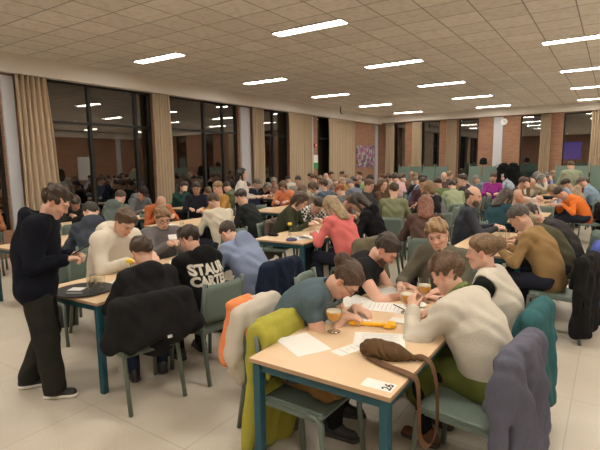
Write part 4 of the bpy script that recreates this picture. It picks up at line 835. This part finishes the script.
# standing man
qs = pose(stand=True, lean=.10, bend=3.6, pitch=.62, rw=(.10, .25, 1.13), lw=(-.04, .27, 1.14), rd=(-.4, 1, .1), ld=(.4, 1, .1), rc=1.1, lc=1.1, rh=(.8, -.8, -1), lh=(-.8, -.8, -1), width=1.0,
          legs=([V3(.11, .06, .50), V3(-.10, .02, .50)], [V3(.14, .10, .09), V3(-.12, -.16, .09)]))
pp = Vector((-3.68, 1.80, 0))
o, ps, th = near(qs, 0, 0, -42, 'young man standing in black hoodie and dark trousers looking at phone', (.64, .39, .29), 'curly', (.06, .035, .02), 'hoodie', (.006, .007, .013), (.022, .022, .018), 'S', sc=.955, pos=(pp.x, pp.y), fat=.03, lfat=.028, tname='hoodie', extra='whitesole')
back_text(o, [('= = = =', .05, .02, 1.04, 0, 1), ('= = = = =', .045, .0, .98, 0, 1), ('= = = =', .045, .0, .93, 0, 1)], mat('print_grey', (.05, .05, .055), .8), qs)
hp = ps + R2(th, (.02, .34, 0)); ph = MB().box((0, 0, 0), (.036, .072, .004), Matrix.Rotation(.5, 3, 'X'), .003).build('phone', mat('phone_black', (.01, .01, .01), .2), None, (hp.x, hp.y, 1.14), th); tag(ph, 'dark phone held by the standing young man', 'phone')
# ------------------------------------------------------------------ more chairs and hung clothes
pc = at(262, 372, .82); cx, cy = pc.x+.25, pc.y+.03; EC = math.radians(-92)
chair(-1.40, 2.20, EC, 'empty sage green chair with brown satchel under front corner of numbered table')
jacket(EC, -1.40, 2.20, (.36, .34, .055), 'yellow-green jacket hung on the chair left of the numbered table', drop=.02, seed=7, wide=.235, vox=.010, amp=.014, sl=(1, 0))
pc = at(80, 277, .62); chair(pc.x-.02, pc.y-.1, math.radians(-88), 'empty sage green chair at the left table, next to standing man')
f = Field(); rnd = random.Random(4)
pl = empty('potted_plant', (-5.05, 2.75, 0), 0); tag(pl, 'small leafy green plant behind the standing man and empty chair', 'plant')
MB().lathe([(0, 0), (.10, 0), (.14, .28), (.13, .28), (.12, .25), (0, .25)], seg=18).build('pot', mat('pot', (.03, .03, .03), .6), pl, smooth=True); b = MB()
for i in range(70):
    a = rnd.uniform(0, 2*PI); r = rnd.uniform(.02, .17); z = .28+rnd.uniform(0, .30)*(1-r*2); c = Vector((r*math.cos(a), r*math.sin(a), z)); d = Vector((math.cos(a), math.sin(a), rnd.uniform(-.3, .8))).normalized()*.05; s = d.cross(Vector((0, 0, 1))).normalized()*.018
    v_ = [b.b.verts.new(x) for x in (c, c+d*.5+s, c+d, c+d*.5-s)]; b.b.faces.new(v_)
b.build('leaves', mat('leaf', (.035, .10, .02), .6), pl)
def jk(i_desc, col, label, **kw):
    r = [c for c in CROWD if c[10].startswith(i_desc)][0]; th = math.radians(r[3]); jacket(th, r[0]+.06*math.sin(th), r[1]-.06*math.cos(th), col, label, vox=.014, **kw)
jk('grey-haired man in tan', (.010, .010, .011), 'black coat hung on the chair of the man in tan brown jumper', drop=.12, seed=8)
jk('blond person in dark olive', (.075, .10, .36), 'bright blue jacket hanging beside the black coat at right', drop=.25, seed=9)
jk('woman with long blond', (.15, .13, .085), 'olive-brown jacket on chair of the woman in coral pink jumper', drop=.3, seed=10)
jk('dark-haired man in black jumper chin', (.13, .10, .085), 'brown checked coat on chair behind the man resting chin on hand', drop=.3, seed=11)
jk('person in bright orange jumper', (.012, .012, .014), 'black coat hung on the chair at the right edge behind orange jumper', drop=.2, seed=12)
jk('dark curly-haired', (.13, .17, .15), 'grey-green jacket on chair of the person in charcoal jumper', drop=.35, seed=13)
# dark coats hanging on the stacked chairs
for x, z, wd, lab, sd in ((-3.70, 1.50, .16, 'black woolly hat lying on the middle cluster of stacked chairs', 1), (-3.02, 1.05, .17, 'black coat hung over the stacked chairs next to the white column', 2), (-2.72, 1.05, .17, 'black coat hung right of another coat on the stacked chairs', 3)):
    f = Field()
    if sd == 1: f.ell((0, 0, .24), (.12, .10, .11)); f.ell((0, 0, .16), (.14, .12, .05))
    else:
        f.ell((0, 0, .45), (wd, .10, .18)); f.cap((-.08, 0, .4), (-.10, 0, -.3), .12, k=.05); f.cap((.08, 0, .4), (.10, 0, -.3), .12, k=.05); f.cap((wd-.04, 0, .45), (wd+.03, -.02, -.1), .06, k=.03)
        f.disp(folds(.012, 1, sd))
    o = link('hat' if sd == 1 else 'coat', f.mesh('coat', .02), None, None, (x, 16.84 if sd == 1 else 16.66, z), 0); setmat(o, cloth((.012, .012, .013))); tag(o, lab, 'hat' if sd == 1 else 'coat')
# ------------------------------------------------------------------ things on the tables
TZ = .7505
PAP = mat('paper', (.75, .74, .70), .8); INK = mat('ink', (.30, .30, .31), .8)
def P(px, py, z=TZ): v = at(px, py, z); return v.x, v.y
def paper(px, py, rot, label, wd=.105, hd=.148, lines=0, z=TZ, group=None, xy=None, name='paper_sheet'):
    x, y = xy or P(px, py); o = MB().box((0, 0, .0006), (wd, hd, .0006)).build(name, PAP, None, (x, y, z), rot); tag(o, label, 'paper', group)
    if lines:
        b = MB()
        for i in range(lines):
            yy = hd*.82-i*hd*1.6/lines; b.box((-wd*.1*(i % 3)*.3, yy, .0013), (wd*.78-.012*(i % 3), .0016, .0001))
        b.build('printed_rows', INK, o)
    return o
paper(0, 0, -.49, 'blank white paper sheet at the left front of the numbered table', .148, .108, xy=(-1.435, 2.153))
paper(0, 0, -.32, 'small paper slip beside the printed answer sheet', .045, .092, 4, xy=(-1.173, 2.218))
paper(0, 0, .41, 'printed answer sheet just in front of the yellow bone-shaped item', .148, .105, 12, xy=(-1.085, 2.445), z=TZ+.0012)
paper(346, 317, -.9, 'paper being written on by the woman in blue-grey T-shirt', .105, .15, 7, z=TZ+.001)
paper(350, 301, -.4, 'printed sheet with dark rows near the bearded man writing hand', .105, .148, 9, z=TZ+.002)
paper(382, 307, -1.3, 'printed sheet between the two beer glasses', .105, .148, 8, z=TZ+.001)
paper(388, 292, -.5, 'white sheet under the hand of the bearded man', .105, .148, 6, z=TZ+.003)
paper(417, 312, -1.4, 'white sheet right of the tulip beer glass', .09, .14, 0)
ev = MB().box((0, 0, .004), (.045, .085, .004), bev=.002).build('phone', mat('phone_white', (.72, .71, .68), .4), None, (-1.08, 2.81, TZ), 1.6); tag(ev, 'white phone lying on table beside the yellow item', 'phone')
cd_ = paper(380, 386, 0, 'white table number card reading 26 at the front edge', .043, .077, name='number_card', xy=(-.855, 1.925)); cd_.rotation_euler = (0, 0, .02+PI/2)
cu = bpy.data.curves.new('n26', 'FONT'); cu.body = '26'; cu.size = .062; cu.offset = .0015; to = bpy.data.objects.new('n26', cu); COL.objects.link(to); dg = bpy.context.evaluated_depsgraph_get(); dg.update(); me = bpy.data.meshes.new_from_object(to.evaluated_get(dg)); bpy.data.objects.remove(to)
nm = link('printed_number', me, mat('ink_black', (.02, .02, .02), .7), cd_); nm.data.materials.clear(); nm.data.materials.append(mat('ink_black', (.02, .02, .02), .7)); nm.location = (-.030, -.066, .0016)
GL, n_, l_, p_ = nt('clear_glass'); g_ = n_.new('ShaderNodeBsdfGlossy'); g_.inputs['Roughness'].default_value = .04; t_ = n_.new('ShaderNodeBsdfTransparent'); t_.inputs[0].default_value = (.92, .93, .92, 1)
f_ = n_.new('ShaderNodeLayerWeight'); f_.inputs['Blend'].default_value = .22; x_ = n_.new('ShaderNodeMixShader'); l_.new(f_.outputs['Facing'], x_.inputs[0]); l_.new(t_.outputs[0], x_.inputs[1]); l_.new(g_.outputs[0], x_.inputs[2]); l_.new(x_.outputs[0], n_['Material Output'].inputs['Surface'])
SC.cycles.transparent_max_bounces = 24
BEER = mat('beer', (.72, .32, .03), .15); FOAM = mat('foam', (.72, .64, .50), .8)
GM = MB().lathe([(0, 0), (.036, .002), (.034, .006), (.007, .010), (.005, .045), (.012, .052), (.034, .070), (.043, .098), (.040, .130), (.0335, .158)], seg=24).me('glass_bowl', True); GM.materials.append(GL)
BM = MB().lathe([(0, .0565), (.009, .0575), (.031, .0735), (.0405, .098), (.0405, .112), (0, .112)], seg=24).me('beer', True); BM.materials.append(BEER)
FM = MB().lathe([(0, .112), (.0400, .112), (.0392, .118), (0, .118)], seg=24).me('foam', True); FM.materials.append(FOAM)
for px, py, lab in ((334, 332, 'tulip beer glass nearest the blank sheet and the bent woman'), (407, 313, 'tulip beer glass in the middle of numbered table'), (424, 303, 'tulip beer glass held by the person in beige jumper')):
    t = empty('beer_glass', (*P(px, py), TZ)); tag(t, lab, 'glass', 'tulip beer glasses'); t.scale = (1.18,)*3; link('bowl', GM, None, t); link('beer', BM, None, t); link('foam', FM, None, t)
a = (-1.33, 2.586); b_ = (-1.085, 2.675); f = Field(); L = math.hypot(b_[0]-a[0], b_[1]-a[1])
f.cap((0, 0, .015), (L-.03, 0, .016), .011, .014, k=.01); f.ell((-.005, .012, .018), (.022, .016, .016), k=.01); f.ell((-.005, -.012, .018), (.022, .016, .016), k=.01); f.ell((L-.02, .020, .020), (.032, .018, .018), k=.01); f.ell((L-.02, -.020, .020), (.032, .018, .018), k=.01); f.ell((L-.045, -.034, .014), (.020, .012, .012), k=.006)
f.disp(lambda x, y, z: .002*np.sin(x*160)*np.sin(y*130)); o = link('bone_shaped_toy', f.mesh('toy', .004), None, None, (*a, TZ), math.atan2(b_[1]-a[1], b_[0]-a[0])); setmat(o, mat('yellow', (.85, .45, .015), .55)); tag(o, 'bright yellow bone-shaped item lying on the numbered table', 'toy')
# brown waist bag with hanging strap
a = Vector((-1.03, 2.235, 0)); b_ = Vector((-.80, 2.265, 0)); d = (b_-a); L = d.length; an = math.atan2(d.y, d.x); BRN = cloth((.10, .058, .026)); f = Field()
f.cap((.01, 0, .035), (L*.45, -.005, .034), .080, .066, k=.03, flat=1.6, ax=(0, 0, 1)); f.cap((L*.4, -.005, .03), (L+.03, 0, .020), .052, .016, k=.04, flat=1.5, ax=(0, 0, 1)); f.cap((-.02, .02, .04), (L*.5, .012, .060), .022, .014, k=.03); f.half((0, 0, .0), (0, 0, -1)); f.disp(folds(.004, 2.2, 3))
t = link('waist_bag', f.mesh('bag', .006), None, None, (a.x, a.y, TZ), an); setmat(t, BRN); tag(t, 'brown cloth waist bag on the numbered table, strap hanging over the edge', 'bag')
def ribbon(pts, w, th, side=(0, 1, 0)):
    b = MB(); rows = []; S = Vector(side)
    P_ = [Vector(p) for p in pts]; out = []
    for i in range(len(P_)-1):
        p0, p1, p2, p3 = P_[max(i-1, 0)], P_[i], P_[i+1], P_[min(i+2, len(P_)-1)]
        for k in range(5):
            t = k/5; out.append(.5*((2*p1)+(p2-p0)*t+(2*p0-5*p1+4*p2-p3)*t*t+(3*p1-p0-3*p2+p3)*t**3))
    out.append(P_[-1])
    for i, p in enumerate(out):
        dd = (out[min(i+1, len(out)-1)]-out[max(i-1, 0)]).normalized(); n_ = dd.cross(S).normalized(); rows.append([b.b.verts.new(p+S*w+n_*th), b.b.verts.new(p-S*w+n_*th), b.b.verts.new(p-S*w-n_*th), b.b.verts.new(p+S*w-n_*th)])
    for A, B in zip(rows, rows[1:]):
        for k in range(4): b.b.faces.new((A[k], A[(k+1) % 4], B[(k+1) % 4], B[k]))
    b.b.faces.new(rows[0]); b.b.faces.new(rows[-1][::-1]); return b
Mi = Matrix.Rotation(-an, 3, 'Z')
def loc(x, y, z): return Mi @ (Vector((x, y, z))-Vector((a.x, a.y, TZ)))
ex = -.745
pts = [loc(-1.02, 2.16, .765), loc(-.90, 2.12, .762), loc(ex-.02, 2.08, .765), loc(ex+.022, 2.08, .735), loc(ex+.03, 2.09, .60), loc(ex+.035, 2.10, .44), loc(ex+.06, 2.16, .37), loc(ex+.075, 2.23, .42), loc(ex+.06, 2.28, .60), loc(ex+.022, 2.30, .735), loc(ex-.03, 2.30, .770), loc(ex-.06, 2.28, .775)]
s_ = Mi @ Vector((0, 1, 0)); ribbon(pts, .024, .0015, s_).build('strap', mat('strap_brown', (.12, .058, .025), .8), t)
# satchel on the empty chair
f = Field(); f.cap((-.10, 0, .09), (.10, 0, .09), .085, k=.04, flat=1.1); f.cap((-.09, 0, .15), (.09, 0, .15), .06, k=.04); f.cap((-.08, .05, .06), (.08, .05, .06), .05, k=.02); f.half((0, 0, 0), (0, 0, -1)); f.disp(folds(.009, 1.6, 5))
t = link('satchel', f.mesh('satchel', .008), None, None, (-1.40, 2.18, .452), math.radians(-15)); t.scale = (1.3, 1.3, 1.15); setmat(t, cloth((.17, .095, .03))); tag(t, 'crumpled tan brown satchel on the chair beneath the numbered table', 'bag')
MB().tube([(-.10, -.04, .14), (-.09, -.10, .13), (0, -.13, .10), (.09, -.10, .13), (.10, -.04, .14)], .008, 6).build('handle', mat('dark_leather', (.03, .02, .015), .5), t, smooth=True)
b = MB(); b.lathe([(.013, 0), (.018, .003), (.013, .006)], seg=14); o = b.build('buckle', mat('brass', (.6, .45, .2), .3, metal=1), t); o.location = (-.03, -.098, .10); o.rotation_euler = (PI/2, 0, 0)
# round tray with glasses on the left table
tp = P(84, 291); t = empty('serving_tray', (*tp, TZ)); tag(t, 'round black serving tray on the left table beside the standing man', 'tray')
MB().lathe([(0, 0), (.20, 0), (.235, .012), (.238, .016), (.232, .016), (.198, .005), (0, .005)], seg=40).build('tray_plate', mat('tray_black', (.012, .012, .013), .45), t, smooth=True)
HB = MB().lathe([(0, .004), (.028, .004), (.031, .01), (.034, .105)], seg=18).me('glass', True); HB.materials.append(GL)
for i, (dx, dy) in enumerate(((-.02, .10), (.05, .13), (.10, .07), (.03, .05), (-.08, .14), (.13, .00))):
    o = link('empty_glass', HB, None, None, (tp[0]+dx, tp[1]+dy, TZ+.0055)); tag(o, 'empty straight glass on black tray, ' + ['behind the napkin', 'at the very back', 'to the right of the cluster', 'in the middle of the cluster', 'leftmost of the cluster', 'rightmost of the cluster'][i], 'glass', 'empty glasses on the tray')
paper(80, 287, .5, 'white paper napkin on the black tray', .06, .05, z=TZ+.006, xy=(tp[0]-.09, tp[1]-.01), name='napkin')
tag(MB().tube([(0, 0, .006), (.13, 0, .006)], .004, 6).build('pen', mat('pen_white', (.7, .7, .7), .4), None, (tp[0]-.02, tp[1]-.14, TZ+.006), .6), 'white pen lying on the black tray', 'pen')
def vase(x, y, lab, fl=(.85, .62, .05), h=.12):
    t = empty('flower_vase', (x, y, TZ)); tag(t, lab, 'vase', 'small vases with a yellow flower')
    MB().lathe([(0, 0), (.028, 0), (.031, .03), (.018, .075), (.020, h)], seg=16).build('vase', GL, t, smooth=True)
    s = MB().tube([(0, 0, .02), (.004, 0, .1), (.0, .004, .17)], .003, 6).tube([(0, 0, .1), (.02, .01, .14)], .002, 5); s.build('stem', mat('stem', (.05, .16, .03), .6), t)
    f = Field(); f.ell((0, 0, .185), (.028, .028, .022), k=.01)
    for i in range(6): f.ell((.018*math.cos(i*1.05), .018*math.sin(i*1.05), .185), (.016, .016, .020), k=.004)
    f.disp(lambda x, y, z: .002*np.sin(x*300)*np.sin(y*300)); o = link('blossom', f.mesh('blossom', .005), None, t); setmat(o, mat('petal', fl, .7))
vase(*P(131, 281), 'small vase with pale yellow flower in front of the cream hoodie'); vase(*P(290, 237), 'small glass vase with yellow flower left of the coral pink jumper'); vase(*P(76, 218), 'small vase with yellow flower on table by the first window')
vase(*P(388, 217), 'small green vase with blossom beside the olive green jumper', (.35, .45, .05)); vase(*P(466, 190), 'small vase with yellow flower near grey-haired person in blue-grey shirt')
for px, py, r, lab in ((116, 284, .2, 'white sheet in front of the cream hoodie'), (180, 262, .9, 'answer sheet under the hands of young man with glasses'), (168, 275, .3, 'white sheet beside the lettered black hoodie'), (308, 237, .3, 'sheet in front of the person in checked shirt'), (322, 232, 1.2, 'sheet left of the coral pink jumper'),
                       (300, 238, 1.0, 'sheet beside the vase left of coral pink jumper'), (503, 245, 1.2, 'sheet under the hands of the man in tan jumper'), (512, 250, .4, 'second sheet before the man in tan jumper'), (520, 217, .6, 'sheet in front of the bald man resting his face'), (95, 217, .4, 'sheet on the table by the first large window'),
                       (170, 225, 1.0, 'sheet before the bald man in rust orange jumper'), (268, 208, .3, 'sheet before the person in orange cardigan'), (385, 214, .9, 'sheet beside the small green vase'), (375, 212, .1, 'sheet at the left corner of the table with green vase')):
    paper(px, py, r, lab, lines=8, group=None, z=TZ+.001)
for px, py, lab in ((501, 236, 'empty glass on the right table, left one of two'), (507, 237, 'empty glass on the right table, right one of two')):
    o = link('empty_glass', HB, None, None, (*P(px, py), TZ)); tag(o, lab, 'glass', 'empty glasses before the tan jumper')
for px, py, lab in ((182, 228, 'glass near the bald man in rust orange jumper'), (203, 216, 'glass near the striped black jacket'), (393, 215, 'bottle glass beside the small green vase')):
    o = link('empty_glass', HB, None, None, (*P(px, py), TZ)); tag(o, lab, 'glass')
f = Field(); f.ell((0, 0, .02), (.07, .04, .03)); f.ell((.05, .02, .015), (.04, .04, .02)); f.half((0, 0, 0), (0, 0, -1)); PM = f.mesh('purse', .006)
o = link('purse', PM, None, None, (*P(272, 236), TZ), .2); setmat(o, cloth((.02, .02, .02))); tag(o, 'small black purse on the left end of the middle table', 'purse')
o = link('purse', PM, None, None, (*P(291, 241), TZ), .8); setmat(o, cloth((.13, .13, .26))); tag(o, 'blue-violet patterned purse beside the yellow flower vase', 'purse')
def pen(px, py, rot, col, lab, z=TZ+.007): tag(MB().tube([(-.07, 0, 0), (.05, 0, 0), (.065, 0, 0), (.072, 0, 0)], [.004, .004, .003, .001], 8).build('pen', mat('pen', col, .4), None, (*P(px, py), z), rot), lab, 'pen')
pen(382, 301, .2, (.05, .08, .45), 'blue pen on the printed sheet near the bearded man'); pen(399, 308, -.6, (.04, .03, .03), 'dark pen beside the middle tulip glass')
t = empty('snack_plate', (*P(416, 306), TZ+.002)); tag(t, 'white plate with red snacks behind the middle tulip glass', 'plate'); MB().lathe([(0, 0), (.05, 0), (.075, .012), (.073, .014), (.05, .004), (0, .004)], seg=28).build('plate', mat('china', (.75, .74, .7), .3), t, smooth=True)
b = MB(); rnd = random.Random(3)
for i in range(7): b.box((rnd.uniform(-.03, .03), rnd.uniform(-.03, .03), .012), (.010, .008, .006), Matrix.Rotation(rnd.uniform(0, 3), 3, 'Z'))
b.build('snacks', mat('snack_red', (.5, .06, .04), .6), t)
